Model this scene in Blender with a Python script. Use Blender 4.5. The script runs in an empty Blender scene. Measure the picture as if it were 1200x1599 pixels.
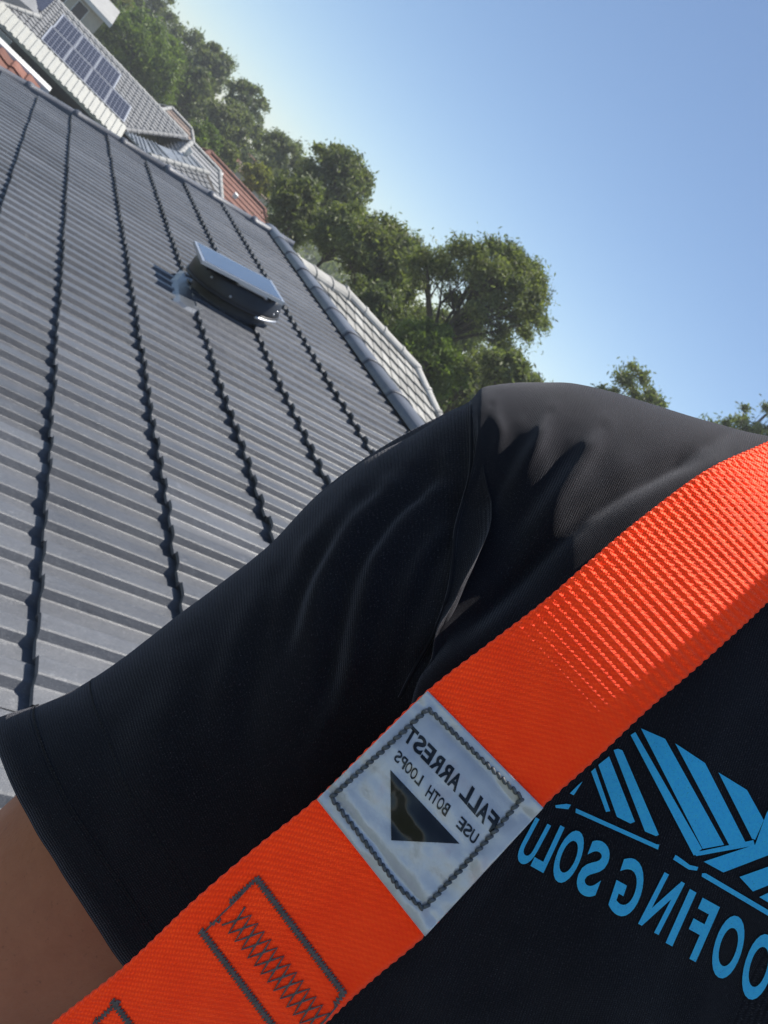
import bpy, bmesh, math, random
import numpy as np
from mathutils import Vector, Matrix
from mathutils.bvhtree import BVHTree
from mathutils import noise as mnoise

rnd = random.Random(7)
SC = bpy.context.scene
COL = SC.collection

# ------------------------------------------------------------------ camera
FPX = 1340.0                       # focal length in pixels of the 1200x1599 photograph
EYE = Vector((0, 0, 7.0))
# world axes seen from the camera: y runs along the roof ridge, x is up the roof slope, z is up
def _axes():
    v1 = np.array([125.9, -47.7]); f = FPX; th = math.radians(22.2); p = math.radians(17)
    d1 = np.array([v1[0]-600, -(v1[1]-800), -f]); d1 /= np.linalg.norm(d1)
    e1 = np.cross(d1, [0, 1, 0]); e1 /= np.linalg.norm(e1); e2 = np.cross(d1, e1)
    d2 = math.cos(th)*e1 + math.sin(th)*e2
    n = np.cross(d2, d1)
    up = math.cos(p)*n + math.sin(p)*d2
    return Matrix([list(np.cross(d1, up)), list(d1), list(up)])
R = _axes()
cam_d = bpy.data.cameras.new('camera'); cam = bpy.data.objects.new('camera', cam_d); COL.objects.link(cam)
cam.matrix_world = Matrix.Translation(EYE) @ R.to_4x4()
cam_d.sensor_fit = 'VERTICAL'; cam_d.sensor_height = 36.0; cam_d.lens = FPX*36.0/1599.0
cam_d.clip_start = 0.02; cam_d.clip_end = 3000
cam_d.dof.use_dof = True; cam_d.dof.focus_distance = 0.30; cam_d.dof.aperture_fstop = 44.0
SC.camera = cam

# ------------------------------------------------------------------ sky, sun, exposure
_az, _el = math.radians(55), math.radians(66)
SUN_TO = Vector((math.cos(_el)*math.sin(_az), math.cos(_el)*math.cos(_az), math.sin(_el)))
sun_elev = math.asin(SUN_TO.z); sun_az = math.atan2(SUN_TO.x, SUN_TO.y)
W = bpy.data.worlds.new('World'); SC.world = W; W.use_nodes = True
nt = W.node_tree; bg = nt.nodes['Background']
sky = nt.nodes.new('ShaderNodeTexSky'); sky.sky_type = 'NISHITA'; sky.sun_disc = False
sky.sun_elevation = sun_elev; sky.sun_rotation = sun_az
sky.air_density = 0.9; sky.dust_density = 0.05; sky.ozone_density = 2.0; sky.altitude = 50
nt.links.new(sky.outputs[0], bg.inputs[0]); bg.inputs[1].default_value = 0.088
sl = bpy.data.lights.new('sun', 'SUN'); sl.energy = 5.0; sl.angle = math.radians(0.53); sl.color = (1, 0.955, 0.88)
so = bpy.data.objects.new('sun', sl); COL.objects.link(so)
so.rotation_euler = (-SUN_TO).to_track_quat('-Z', 'Y').to_euler(); so.location = (0, 0, 40)
SC.view_settings.view_transform = 'Standard'; SC.view_settings.look = 'None'
SC.view_settings.exposure = 0.5; SC.view_settings.gamma = 1.0; SC.view_settings.use_curve_mapping = False
SC.render.engine = 'CYCLES'
SC.cycles.max_bounces = 6; SC.cycles.transparent_max_bounces = 8

# ------------------------------------------------------------------ helpers
def ray(px, py):                   # direction through a pixel, scaled so that depth = 1
    return R @ Vector(((px-600)/FPX, -(py-800)/FPX, -1.0))
def at(px, py, z):                 # point z metres in front of the camera plane
    return EYE + ray(px, py)*z
def at_y(px, py, y):
    r = ray(px, py); return EYE + r*(y/r.y)
def on_plane(px, py, p0, n):
    r = ray(px, py); return EYE + r*((p0-EYE).dot(n)/r.dot(n))
CAMR = R.transposed()
def to_px(p):
    c = CAMR @ (Vector(p)-EYE); z = -c.z
    return 600+c.x/z*FPX, 800-c.y/z*FPX, z

def link_mesh(name, me, mat=None, parent=None):
    o = bpy.data.objects.new(name, me); COL.objects.link(o)
    if mat is not None and not me.materials:
        for m in (mat if isinstance(mat, (list, tuple)) else [mat]): me.materials.append(m)
    if parent is not None: o.parent = parent
    return o
def obj(name, bm, mat, parent=None, smooth=False):
    me = bpy.data.meshes.new(name)
    bmesh.ops.recalc_face_normals(bm, faces=bm.faces)
    bm.to_mesh(me); bm.free()
    if smooth: me.polygons.foreach_set('use_smooth', [True]*len(me.polygons))
    return link_mesh(name, me, mat, parent)
def thing(name, label, cat, loc=(0, 0, 0), group=None):
    o = bpy.data.objects.new(name, None); COL.objects.link(o); o.location = loc
    o.empty_display_size = .1
    return tag(o, label, cat, group)
def tag(o, label, cat, group=None):
    o['label'] = label; o['category'] = cat
    if group: o['group'] = group
    return o
def struct(o): o['kind'] = 'structure'; return o
def stuff(o): o['kind'] = 'stuff'; return o
def reparent(o, p):                # keep the place in the world while the thing's base is not at the origin
    o.parent = p; o.matrix_parent_inverse = Matrix.Translation(p.location).inverted(); return o

def add_box(bm, c, hx, hy, hz):    # centre and three half-vectors
    c = Vector(c); v = []
    for sx in (-1, 1):
        for sy in (-1, 1):
            for sz in (-1, 1): v.append(bm.verts.new(c+sx*Vector(hx)+sy*Vector(hy)+sz*Vector(hz)))
    for f in ((0,1,3,2),(4,6,7,5),(0,4,5,1),(2,3,7,6),(0,2,6,4),(1,5,7,3)): bm.faces.new([v[i] for i in f])
def add_slab(bm, pts, dn):         # polygon with thickness dn (vector)
    a = [bm.verts.new(p) for p in pts]; b = [bm.verts.new(Vector(p)+dn) for p in pts]
    n = len(a); bm.faces.new(a); bm.faces.new(b[::-1])
    for i in range(n): bm.faces.new((a[i], b[i], b[(i+1) % n], a[(i+1) % n]))
def add_tube(bm, pts, rad, n=6, cap=True):
    pts = [Vector(p) for p in pts]; rings = []
    prev = None
    for i, p in enumerate(pts):
        t = (pts[min(i+1, len(pts)-1)]-pts[max(i-1, 0)])
        t = t.normalized() if t.length > 1e-9 else Vector((0, 0, 1))
        if prev is None:
            a = t.orthogonal().normalized()
        else:
            a = prev - t*prev.dot(t); a = a.normalized() if a.length > 1e-6 else t.orthogonal().normalized()
        prev = a; b = t.cross(a)
        r = rad[i] if isinstance(rad, (list, tuple)) else rad
        rings.append([bm.verts.new(p + (a*math.cos(2*math.pi*k/n)+b*math.sin(2*math.pi*k/n))*r) for k in range(n)])
    for A, B in zip(rings, rings[1:]):
        for k in range(n): bm.faces.new((A[k], A[(k+1) % n], B[(k+1) % n], B[k]))
    if cap:
        bm.faces.new(rings[0][::-1]); bm.faces.new(rings[-1])
def sweep(bm, prof, pts, ups):     # profile [(side, up)] swept along pts
    rows = []
    for i, p in enumerate(pts):
        t = (pts[min(i+1, len(pts)-1)]-pts[max(i-1, 0)]).normalized()
        u = ups[i] if isinstance(ups, list) else ups
        s = t.cross(u).normalized(); u2 = s.cross(t)
        rows.append([bm.verts.new(p+s*a+u2*b) for a, b in prof])
    for A, B in zip(rows, rows[1:]):
        for k in range(len(prof)-1): bm.faces.new((A[k], A[k+1], B[k+1], B[k]))
    return rows

# ------------------------------------------------------------------ materials
class N:
    def __init__(s, name):
        s.m = bpy.data.materials.new(name); s.m.use_nodes = True; s.t = s.m.node_tree
        s.b = s.t.nodes['Principled BSDF']; s.out = s.t.nodes['Material Output']
    def new(s, k, **kw):
        n = s.t.nodes.new(k)
        for a, v in kw.items(): setattr(n, a, v)
        return n
    def link(s, a, b): s.t.links.new(a, b)
    def set(s, **kw):
        for k, v in kw.items():
            i = s.b.inputs[k.replace('_', ' ')]
            i.default_value = (*v, 1) if isinstance(v, tuple) and len(v) == 3 else v
    def coords(s, kind='Object', scale=None):
        c = s.new('ShaderNodeTexCoord').outputs[kind]
        if scale is not None:
            m = s.new('ShaderNodeMapping'); s.link(c, m.inputs[0]); m.inputs['Scale'].default_value = scale; c = m.outputs[0]
        return c
    def noise(s, co, scale, detail=4, rough=.6):
        n = s.new('ShaderNodeTexNoise'); n.inputs['Scale'].default_value = scale
        n.inputs['Detail'].default_value = detail; n.inputs['Roughness'].default_value = rough
        if co is not None: s.link(co, n.inputs[0])
        return n.outputs[0]
    def ramp(s, fac, stops):
        r = s.new('ShaderNodeValToRGB'); s.link(fac, r.inputs[0]); e = r.color_ramp.elements
        while len(e) < len(stops): e.new(.5)
        for x, (p, c) in zip(e, stops): x.position = p; x.color = (*c, 1) if len(c) == 3 else c
        return r.outputs[0]
    def math(s, op, a, b=None):
        m = s.new('ShaderNodeMath', operation=op)
        for i, v in enumerate((a, b)):
            if v is None: continue
            if isinstance(v, (int, float)): m.inputs[i].default_value = v
            else: s.link(v, m.inputs[i])
        return m.outputs[0]
    def mix(s, fac, a, b, mode='MIX'):
        m = s.new('ShaderNodeMix', data_type='RGBA', blend_type=mode)
        for i, v in ((0, fac), (6, a), (7, b)):
            if isinstance(v, (int, float)): m.inputs[i].default_value = v
            elif isinstance(v, tuple): m.inputs[i].default_value = (*v, 1)
            else: s.link(v, m.inputs[i])
        return m.outputs[2]
    def bump(s, h, strength=.3, dist=.01):
        b = s.new('ShaderNodeBump'); s.link(h, b.inputs['Height']); b.inputs['Strength'].default_value = strength
        b.inputs['Distance'].default_value = dist; s.link(b.outputs[0], s.b.inputs['Normal']); return b

def simple(name, col, rough=.6, var=.15, scale=6, metal=0.0, bump=0.0, spec=.5, coord='Object'):
    n = N(name); co = n.coords(coord)
    f = n.noise(co, scale)
    lo = tuple(c*(1-var) for c in col); hi = tuple(min(1, c*(1+var)) for c in col)
    n.link(n.ramp(f, [(.3, lo), (.7, hi)]), n.b.inputs['Base Color'])
    n.set(Roughness=rough, Metallic=metal); n.b.inputs['Specular IOR Level'].default_value = spec
    if bump: n.bump(n.noise(co, scale*8), bump, .01)
    return n.m

def tile_mat(name, lo, hi, rough, spot, spec=.6):
    n = N(name); co = n.coords('Object')
    geo = n.new('ShaderNodeNewGeometry').outputs['Position']
    oi = n.new('ShaderNodeObjectInfo').outputs['Random']
    f = n.noise(geo, 3.0, 6); base = n.ramp(f, [(.25, lo), (.75, hi)])
    g = n.noise(geo, 260, 3, .7)
    base = n.mix(n.math('MULTIPLY', n.ramp(g, [(.57, (0,)*3), (.70, (1,)*3)]), .5), base, spot)
    g2 = n.noise(geo, 75, 5, .75); base = n.mix(n.math('MULTIPLY', n.ramp(g2, [(.50, (0,)*3), (.72, (1,)*3)]), .45), base, tuple(x*.55 for x in lo))
    st = n.new('ShaderNodeMapping'); n.link(geo, st.inputs[0]); st.inputs['Scale'].default_value = (1.2, 9, 1.2)
    base = n.mix(n.math('MULTIPLY', n.ramp(n.noise(st.outputs[0], 1.6, 6, .7), [(.48, (0,)*3), (.70, (1,)*3)]), .42), base, tuple(x*.62 for x in lo))
    base = n.mix(n.math('MULTIPLY', n.ramp(n.noise(geo, 22, 5, .75), [(.60, (0,)*3), (.74, (1,)*3)]), .30), base, tuple(min(1, x*1.5) for x in spot))
    v = n.math('ADD', n.math('MULTIPLY', oi, .42), .79)
    base = n.mix(1.0, base, n.new('ShaderNodeCombineColor').outputs[0], 'MULTIPLY') if False else base
    hsv = n.new('ShaderNodeHueSaturation'); n.link(base, hsv.inputs['Color']); n.link(v, hsv.inputs['Value'])
    n.link(hsv.outputs[0], n.b.inputs['Base Color'])
    rr = n.math('ADD', n.math('MULTIPLY', n.noise(geo, 14, 5), .28), rough-.14)
    n.link(rr, n.b.inputs['Roughness']); n.b.inputs['Specular IOR Level'].default_value = spec
    n.bump(n.math('ADD', n.noise(geo, 300, 4, .8), n.math('MULTIPLY', n.noise(geo, 40, 3), 1.2)), .55, .002)
    return n.m

M = {}
M['tile'] = tile_mat('charcoal_tile', (.076, .081, .093), (.114, .120, .133), .40, (.30, .30, .305), .5)
M['cap'] = tile_mat('charcoal_cap', (.085, .092, .112), (.125, .132, .152), .45, (.24, .24, .25), .7)
M['greytile'] = tile_mat('weathered_grey_tile', (.30, .295, .275), (.41, .40, .375), .75, (.15, .145, .14), .3)
M['greycap'] = tile_mat('weathered_grey_cap', (.38, .37, .345), (.50, .49, .46), .75, (.30, .29, .27), .3)
M['tile2'] = tile_mat('pale_grey_tile', (.17, .175, .185), (.26, .265, .275), .6, (.30, .30, .30), .4)
M['cap2'] = simple('pale_cap', (.34, .34, .33), .7, .12, 3)
M['red'] = tile_mat('terracotta_tile', (.17, .075, .055), (.25, .115, .085), .8, (.36, .22, .18), .3)
M['brick'] = simple('brown_brick', (.16, .10, .075), .85, .3, 20, bump=.3)
M['render'] = simple('cream_render', (.55, .51, .43), .85, .1, 4, bump=.1)
M['white'] = simple('white_paint', (.72, .72, .70), .5, .06, 5)
M['darkwall'] = simple('dark_timber', (.030, .027, .025), .8, .4, 8)
M['metalroof'] = simple('grey_sheet_metal', (.30, .32, .34), .4, .12, 2, metal=.3)
M['gutter'] = simple('pale_gutter_guard', (.42, .42, .385), .45, .08, 4)
M['glass'] = simple('window_glass', (.02, .025, .03), .08, .2, 2)
M['panelframe'] = simple('aluminium', (.60, .62, .65), .35, .05, 4, metal=.8)
M['cell'] = simple('solar_cell', (.030, .032, .050), .16, .2, 9, spec=.6)
M['cellback'] = simple('solar_backsheet', (.24, .25, .29), .2, .05, 9)
M['grass'] = simple('dry_grass', (.075, .085, .035), .95, .5, .6, bump=.4)
M['bark'] = simple('grey_brown_bark', (.085, .070, .055), .9, .4, 5, bump=.5)
M['dark_plastic'] = simple('black_vent_plastic', (.020, .021, .024), .42, .2, 12)
M['lead'] = simple('painted_lead_flashing', (.16, .175, .20), .30, .2, 14, metal=.45, bump=.2)
M['ventglass'] = simple('vent_solar_glass', (.045, .06, .10), .06, .2, 7, spec=.9)

def leaf_mat(name, lo, hi, tr=.35):
    n = N(name)
    g = n.new('ShaderNodeNewGeometry')
    c = n.ramp(g.outputs['Random Per Island'], [(.0, lo), (.75, hi), (1.0, tuple(min(1, x*1.45) for x in hi))])
    big = n.noise(g.outputs['Position'], .7, 3)
    c = n.mix(n.ramp(big, [(.4, (0,)*3), (.65, (1,)*3)]), c, n.mix(1.0, c, (1.12, 1.06, .80), 'MULTIPLY'))
    n.link(c, n.b.inputs['Base Color']); n.set(Roughness=.6); n.b.inputs['Specular IOR Level'].default_value = .3
    t = n.new('ShaderNodeBsdfTranslucent'); n.link(n.mix(1.0, c, (1.35, 1.55, .65), 'MULTIPLY'), t.inputs[0])
    ms = n.new('ShaderNodeMixShader'); ms.inputs[0].default_value = tr
    n.link(n.b.outputs[0], ms.inputs[1]); n.link(t.outputs[0], ms.inputs[2]); n.link(ms.outputs[0], n.out.inputs[0])
    return n.m
M['leaf_gum'] = leaf_mat('gum_leaf', (.082, .104, .044), (.170, .190, .085))
M['leaf_olive'] = leaf_mat('olive_leaf', (.072, .096, .048), (.150, .172, .088))
M['leaf_lime'] = leaf_mat('bright_leaf', (.074, .112, .030), (.150, .200, .055))
M['leaf_yellow'] = leaf_mat('yellow_leaf', (.120, .140, .025), (.230, .230, .050))
M['leaf_hazed'] = leaf_mat('hazed_gum_leaf', (.090, .112, .066), (.175, .195, .118))  # distance haze painted into the leaf colour: paler, greyer gum foliage
M['leaf_pale'] = leaf_mat('pale_leaf', (.080, .100, .050), (.155, .175, .090))

# shirt: black cotton jersey, UV in metres (u along the arm and chest, v round the body)
def shirt_mat():
    n = N('black_cotton_jersey'); uv = n.coords('UV')
    sep = n.new('ShaderNodeSeparateXYZ'); n.link(uv, sep.inputs[0])
    wob = n.noise(uv, 120, 2)
    ribs = n.math('SINE', n.math('ADD', n.math('MULTIPLY', sep.outputs[0], 2*math.pi/.0011), n.math('MULTIPLY', wob, 1.6)))
    loops = n.math('SINE', n.math('MULTIPLY', sep.outputs[1], 2*math.pi/.0009))
    knit = n.math('ADD', n.math('MULTIPLY', ribs, .5), n.math('MULTIPLY', n.math('MULTIPLY', ribs, loops), .35))
    fuzz = n.noise(uv, 1500, 3, .8)
    big = n.noise(uv, 18, 4)
    c = n.ramp(big, [(.3, (.018, .0175, .0225)), (.7, (.027, .0265, .0315))])
    c = n.mix(n.ramp(fuzz, [(.57, (0,)*3), (.72, (1,)*3)]), c, (.15, .147, .165))
    c = n.mix(n.math('MULTIPLY', n.ramp(knit, [(.35, (1,)*3), (.75, (0,)*3)]), .40), c, (.006, .006, .009))
    n.link(c, n.b.inputs['Base Color'])
    n.set(Roughness=.92, Sheen_Weight=.26, Sheen_Roughness=.4); n.b.inputs['Specular IOR Level'].default_value = .06
    n.b.inputs['Sheen Tint'].default_value = (.86, .86, .95, 1)
    n.bump(n.math('ADD', knit, n.math('MULTIPLY', fuzz, 1.6)), .38, .0006)
    return n.m
M['shirt'] = shirt_mat()
M['seam'] = simple('black_thread', (.012, .012, .015), .8, .2, 400)
def web_mat():
    n = N('orange_polyester_webbing'); uv = n.coords('UV')
    sep = n.new('ShaderNodeSeparateXYZ'); n.link(uv, sep.inputs[0])
    f = n.noise(uv, 90, 4)
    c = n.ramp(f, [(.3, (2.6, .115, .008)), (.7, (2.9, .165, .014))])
    u = n.math('MULTIPLY', sep.outputs[0], 2*math.pi/.0021); v = n.math('MULTIPLY', sep.outputs[1], 2*math.pi/.00155)
    w = n.math('MULTIPLY', n.math('SINE', n.math('ADD', u, n.math('MULTIPLY', v, .5))), n.math('SINE', v))
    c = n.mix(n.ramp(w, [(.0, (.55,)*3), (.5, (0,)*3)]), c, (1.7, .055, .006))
    n.link(c, n.b.inputs['Base Color']); n.set(Roughness=.68, Sheen_Weight=.32, Sheen_Roughness=.4); n.b.inputs['Specular IOR Level'].default_value = .3
    n.b.inputs['Sheen Tint'].default_value = (1, .62, .42, 1)
    n.b.inputs['Subsurface Weight'].default_value = 0.0
    n.bump(n.math('ADD', w, n.math('MULTIPLY', n.noise(uv, 2200, 2), .5)), .5, .0006)
    return n.m
M['web'] = web_mat()
M['thread'] = simple('grey_brown_thread', (.185, .150, .138), .7, .25, 500)
M['rope'] = simple('grey_stitching_cord', (.13, .135, .14), .6, .3, 300)
M['ink'] = simple('black_ink', (.008, .009, .012), .10, .2, 60)
def patch_mat():
    n = N('clear_vinyl_over_grey_label'); uv = n.coords('UV')
    f = n.noise(uv, 3.2, 5, .6)
    c = n.ramp(f, [(.30, (.56, .57, .62)), (.55, (.70, .69, .70)), (.72, (.72, .60, .58))])
    n.link(c, n.b.inputs['Base Color']); n.set(Roughness=.20, Metallic=.15)
    n.b.inputs['Coat Weight'].default_value = 1.0; n.b.inputs['Coat Roughness'].default_value = .06
    n.bump(n.math('ADD', n.noise(uv, 3.2, 1), n.math('MULTIPLY', n.noise(uv, 14, 1), .14)), .34, .0026); bpy_b = n.b.inputs['Normal'].links[0].from_node; fine = n.new('ShaderNodeBump'); n.link(n.noise(uv, 26, 4, .65), fine.inputs['Height']); fine.inputs['Strength'].default_value = .16; fine.inputs['Distance'].default_value = .0012; n.link(bpy_b.outputs[0], fine.inputs['Normal']); n.link(fine.outputs[0], n.b.inputs['Normal'])
    return n.m
M['patch'] = patch_mat()
def print_mat():
    n = N('blue_plastisol_print'); g = n.new('ShaderNodeNewGeometry').outputs['Position']
    f = n.noise(g, 900, 3, .7)
    c = n.ramp(f, [(.35, (.030, .52, .98)), (.65, (.05, .62, 1.0))]); w = n.noise(g, 2600, 2, .8)
    n.link(n.mix(n.ramp(w, [(.64, (0,)*3), (.70, (.8,)*3)]), c, (.01, .05, .10)), n.b.inputs['Base Color'])
    n.set(Roughness=.55); n.bump(f, .35, .0004)
    return n.m
M['print'] = print_mat()
def skin_mat():
    n = N('tanned_skin'); g = n.coords('Object')
    f = n.noise(g, 55, 6, .7); s = n.noise(g, 420, 3, .7)
    c = n.ramp(f, [(.3, (.46, .165, .088)), (.7, (.56, .22, .12))])
    n.link(n.mix(n.ramp(s, [(.62, (0,)*3), (.75, (.5,)*3)]), c, (.22, .085, .05)), n.b.inputs['Base Color'])
    n.set(Roughness=.5, Subsurface_Weight=.25); n.b.inputs['Subsurface Radius'].default_value = (.01, .004, .002)
    n.b.inputs['Subsurface Scale'].default_value = .5
    n.bump(s, .5, .0008)
    return n.m
M['skin'] = skin_mat()
M['trouser'] = simple('navy_work_trousers', (.020, .024, .036), .9, .25, 40, bump=.2)
M['boot'] = simple('tan_boot_leather', (.16, .09, .045), .6, .3, 30, bump=.2)
M['hair'] = simple('dark_hair', (.018, .013, .010), .5, .4, 120, bump=.4)
M['steel'] = simple('zinc_steel', (.55, .55, .56), .3, .05, 20, metal=1.0)

# ------------------------------------------------------------------ ground
def build_ground():
    bm = bmesh.new(); n = 60; S = 420
    g = [[None]*(n+1) for _ in range(n+1)]
    for i in range(n+1):
        for j in range(n+1):
            a = (i/n*2-1); b = (j/n*2-1); x = S*a*abs(a); y = S*b*abs(b)
            r = math.hypot(x, y); z = .6*mnoise.noise(Vector((x*.02, y*.02, 0)))*min(1, max(0, (r-25)/40))
            g[i][j] = bm.verts.new((x, y, z))
    for i in range(n):
        for j in range(n): bm.faces.new((g[i][j], g[i+1][j], g[i+1][j+1], g[i][j+1]))
    struct(obj('ground', bm, M['grass'], smooth=True))
build_ground()

# ------------------------------------------------------------------ our house: the charcoal tiled roof
H = 1.30                                         # eye to roof plane, square to it
PITCH = math.radians(17)
NR = Vector((-math.sin(PITCH), 0, math.cos(PITCH))); DR = Vector((math.cos(PITCH), 0, math.sin(PITCH)))
K = H/1.2
COURSE = [k*K for k in (-2.36, -2.03, -1.69, -1.35, -.99, -.63, -.28, .064, .379, .7355, 1.1105, 1.506, 1.93)]
S_RIDGE = 2.555*K; SLOT = .0
PER = .1440*K                                    # one roll
TW = 2*PER
def verge_y(s): return (9.66 - .27*(s/K))*K if s > .1*K else 9.66*K-.05*(s/K)*K
def roofp(s, y, k=0.0): return EYE - NR*H + DR*s + Vector((0, y, 0)) + NR*k

def tile_mesh(length, seed):
    # two rolls across; pans flat, rolls trapezoid with steep sides; nose thick, tail thin
    prof = []
    e = PER; hr = .022
    for r in range(2):
        o = r*e
        prof += [(o+.00*e, 0), (o+.34*e, 0), (o+.375*e, .002), (o+.47*e, hr-.002), (o+.51*e, hr), (o+.84*e, hr), (o+.88*e, hr-.003), (o+.965*e, .001)]
    prof.append((2*e, 0))
    bm = bmesh.new()
    # side lap: the far edge of the tile overlaps its neighbour by a couple of millimetres
    nose_z, tail_z = .050, .012
    def row(s, z, drop=None):
        out = []
        for i, (y, h) in enumerate(prof):
            yy = y*.992; lap = .0030*(1-y/(2*e))
            out.append(bm.verts.new((s, yy, (z+h+lap) if drop is None else drop+h*.55)))
        return out
    a = row(.004, nose_z-.003); a2 = row(.0, nose_z-.012); b = row(length, tail_z); c = row(.024, nose_z, drop=nose_z-.036)
    for A, B in ((a, b), (a2, a), (c, a2)):
        for k in range(len(prof)-1): bm.faces.new((A[k], B[k], B[k+1], A[k+1]))
    bmesh.ops.recalc_face_normals(bm, faces=bm.faces)
    me = bpy.data.meshes.new('roof_tile')
    bm.to_mesh(me); bm.free(); me.materials.append(M['tile'])
    return me

ROOF_ROT = Matrix((DR, (0, 1, 0), NR)).transposed().to_4x4()
house = thing('house', 'house under the dark charcoal tiled roof that carries the solar vent', 'house', (0, 4, 0))
def build_roof():
    edges = COURSE + [S_RIDGE]
    cand = []
    y0 = -3.0*K
    for i, s in enumerate(COURSE):
        length = edges[i+1]-s + .05
        if i == len(COURSE)-1: length = edges[i+1]-s-.04
        me = tile_mesh(length, i)
        yend = verge_y(s+.2)
        j = 0
        while True:
            y = y0 + j*TW + SLOT; j += 1
            if y + TW > yend+.02: break
            px, py, z = to_px(roofp(s+.15, y+TW/2))
            vis = z > .3 and -60 < px < 760 and -60 < py < 1300
            cand.append((0 if vis else 1, z, s, y, me))
    cand.sort(key=lambda t: (t[0], t[1]))
    rest = []
    for idx, (v, z, s, y, me) in enumerate(cand):
        q = roofp(s+rnd.uniform(-.004, .004), y)
        m = Matrix.Translation(q) @ ROOF_ROT @ Matrix.Rotation(rnd.uniform(-.0035, .0035), 4, 'Z') @ Matrix.Rotation(rnd.uniform(-.007, .007), 4, 'Y')
        if idx < 299:
            o = bpy.data.objects.new('roof_tile', me); COL.objects.link(o)
            o.matrix_world = m; o.parent = house; o.matrix_parent_inverse = Matrix.Translation(house.location).inverted()
        else: rest.append((me, m))
    bm = bmesh.new()
    for me, m in rest:
        n0 = len(bm.verts); bm.from_mesh(me); bm.verts.ensure_lookup_table()
        bmesh.ops.transform(bm, matrix=m, verts=bm.verts[n0:])
    reparent(stuff(obj('roof_tile', bm, M['tile'])), house)
    # sarking deck under the tiles, so that no light leaks between them
    bm = bmesh.new(); sE = COURSE[0]-.02
    pts = [roofp(sE, -3*K-.05, -.035), roofp(S_RIDGE, -3*K-.05, -.035), roofp(S_RIDGE, verge_y(S_RIDGE)-.03, -.035), roofp(.1*K, verge_y(.1*K)-.03, -.035), roofp(sE, verge_y(sE)-.03, -.035)]
    add_slab(bm, pts, -NR*.05); reparent(obj('roof_deck', bm, M['darkwall']), house)
    # the far slope behind the ridge
    ridge_a = roofp(S_RIDGE, -3*K); 
    DB = Vector((math.cos(PITCH), 0, -math.sin(PITCH))); NB = Vector((math.sin(PITCH), 0, math.cos(PITCH)))
    bm = bmesh.new(); ye = verge_y(S_RIDGE)
    rz = roofp(S_RIDGE, 0, 0)
    for c in range(13):
        o0 = Vector((rz.x, 0, rz.z)) + DB*(.06+c*.36); o1 = o0+DB*.36
        nper = int((ye+3*K)/PER)
        for j in range(nper):
            ys = -3*K+j*PER
            for ya, yb, ha, hb in ((0, .36, 0, 0), (.36, .5, 0, .022), (.5, .86, .022, .022), (.86, 1, .022, 0)):
                p = [o0+Vector((0, ys+ya*PER, 0))+NB*ha, o1+Vector((0, ys+ya*PER, 0))+NB*(ha+.03), o1+Vector((0, ys+yb*PER, 0))+NB*(hb+.03), o0+Vector((0, ys+yb*PER, 0))+NB*hb]
                bm.faces.new([bm.verts.new(v) for v in p])
    reparent(stuff(obj('rear_roof_tile', bm, M['tile'])), house)
    # ridge caps: half-round pieces that lap each other
    L = .60
    def cap_mesh(name, w, hgt, L, flare=.012, n=9):
        bm = bmesh.new(); rows = []
        for t, f in ((0, flare), (.05, flare), (.06, 0), (L+.03, -.004)):
            rows.append([bm.verts.new((w*(1+f*4)*math.cos(math.pi*k/n), t, (hgt+f)*math.sin(math.pi*k/n)**.8 if 0 < k < n else -.02)) for k in range(n+1)])
        for A, B in zip(rows, rows[1:]):
            for k in range(n): bm.faces.new((A[k], A[k+1], B[k+1], B[k]))
        bm.faces.new(rows[0][::-1])
        bmesh.ops.recalc_face_normals(bm, faces=bm.faces)
        me = bpy.data.meshes.new(name); bm.to_mesh(me); bm.free(); me.materials.append(M['cap'])
        me.polygons.foreach_set('use_smooth', [len(p.vertices) == 4 for p in me.polygons])
        return me
    me = cap_mesh('ridge_cap', .128, .066, L, .005)
    y = -3*K
    while y < ye-.1:
        o = bpy.data.objects.new('ridge_cap', me); COL.objects.link(o)
        o.matrix_world = Matrix.Translation(roofp(S_RIDGE, y, .034)) @ Matrix.Rotation(rnd.uniform(-.008, .008), 4, 'Z')
        o.parent = house; o.matrix_parent_inverse = Matrix.Translation(house.location).inverted(); y += L
    # verge caps up the far edge, lower piece lapped by the one above
    L2 = .50
    me2 = cap_mesh('verge_cap', .080, .075, L2, .010)
    s = COURSE[0]
    while s < S_RIDGE-.05:
        s2 = min(s+L2, S_RIDGE)
        a = roofp(s, verge_y(s+.001)+.02, .028); b = roofp(s2, verge_y(s2)+.02, .028)
        t = (b-a).normalized(); side = t.cross(NR).normalized()
        m = Matrix((side, t, NR)).transposed().to_4x4(); m.translation = a
        o = bpy.data.objects.new('verge_cap', me2); COL.objects.link(o); o.matrix_world = m
        o.parent = house; o.matrix_parent_inverse = Matrix.Translation(house.location).inverted(); s = s2
    # walls, gable, eave gutter
    sE = COURSE[0]; e = roofp(sE, 0); rx = rz.x; ye = verge_y(0)-.25
    xr = rx + (rx-e.x); zt = e.z-.12
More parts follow.
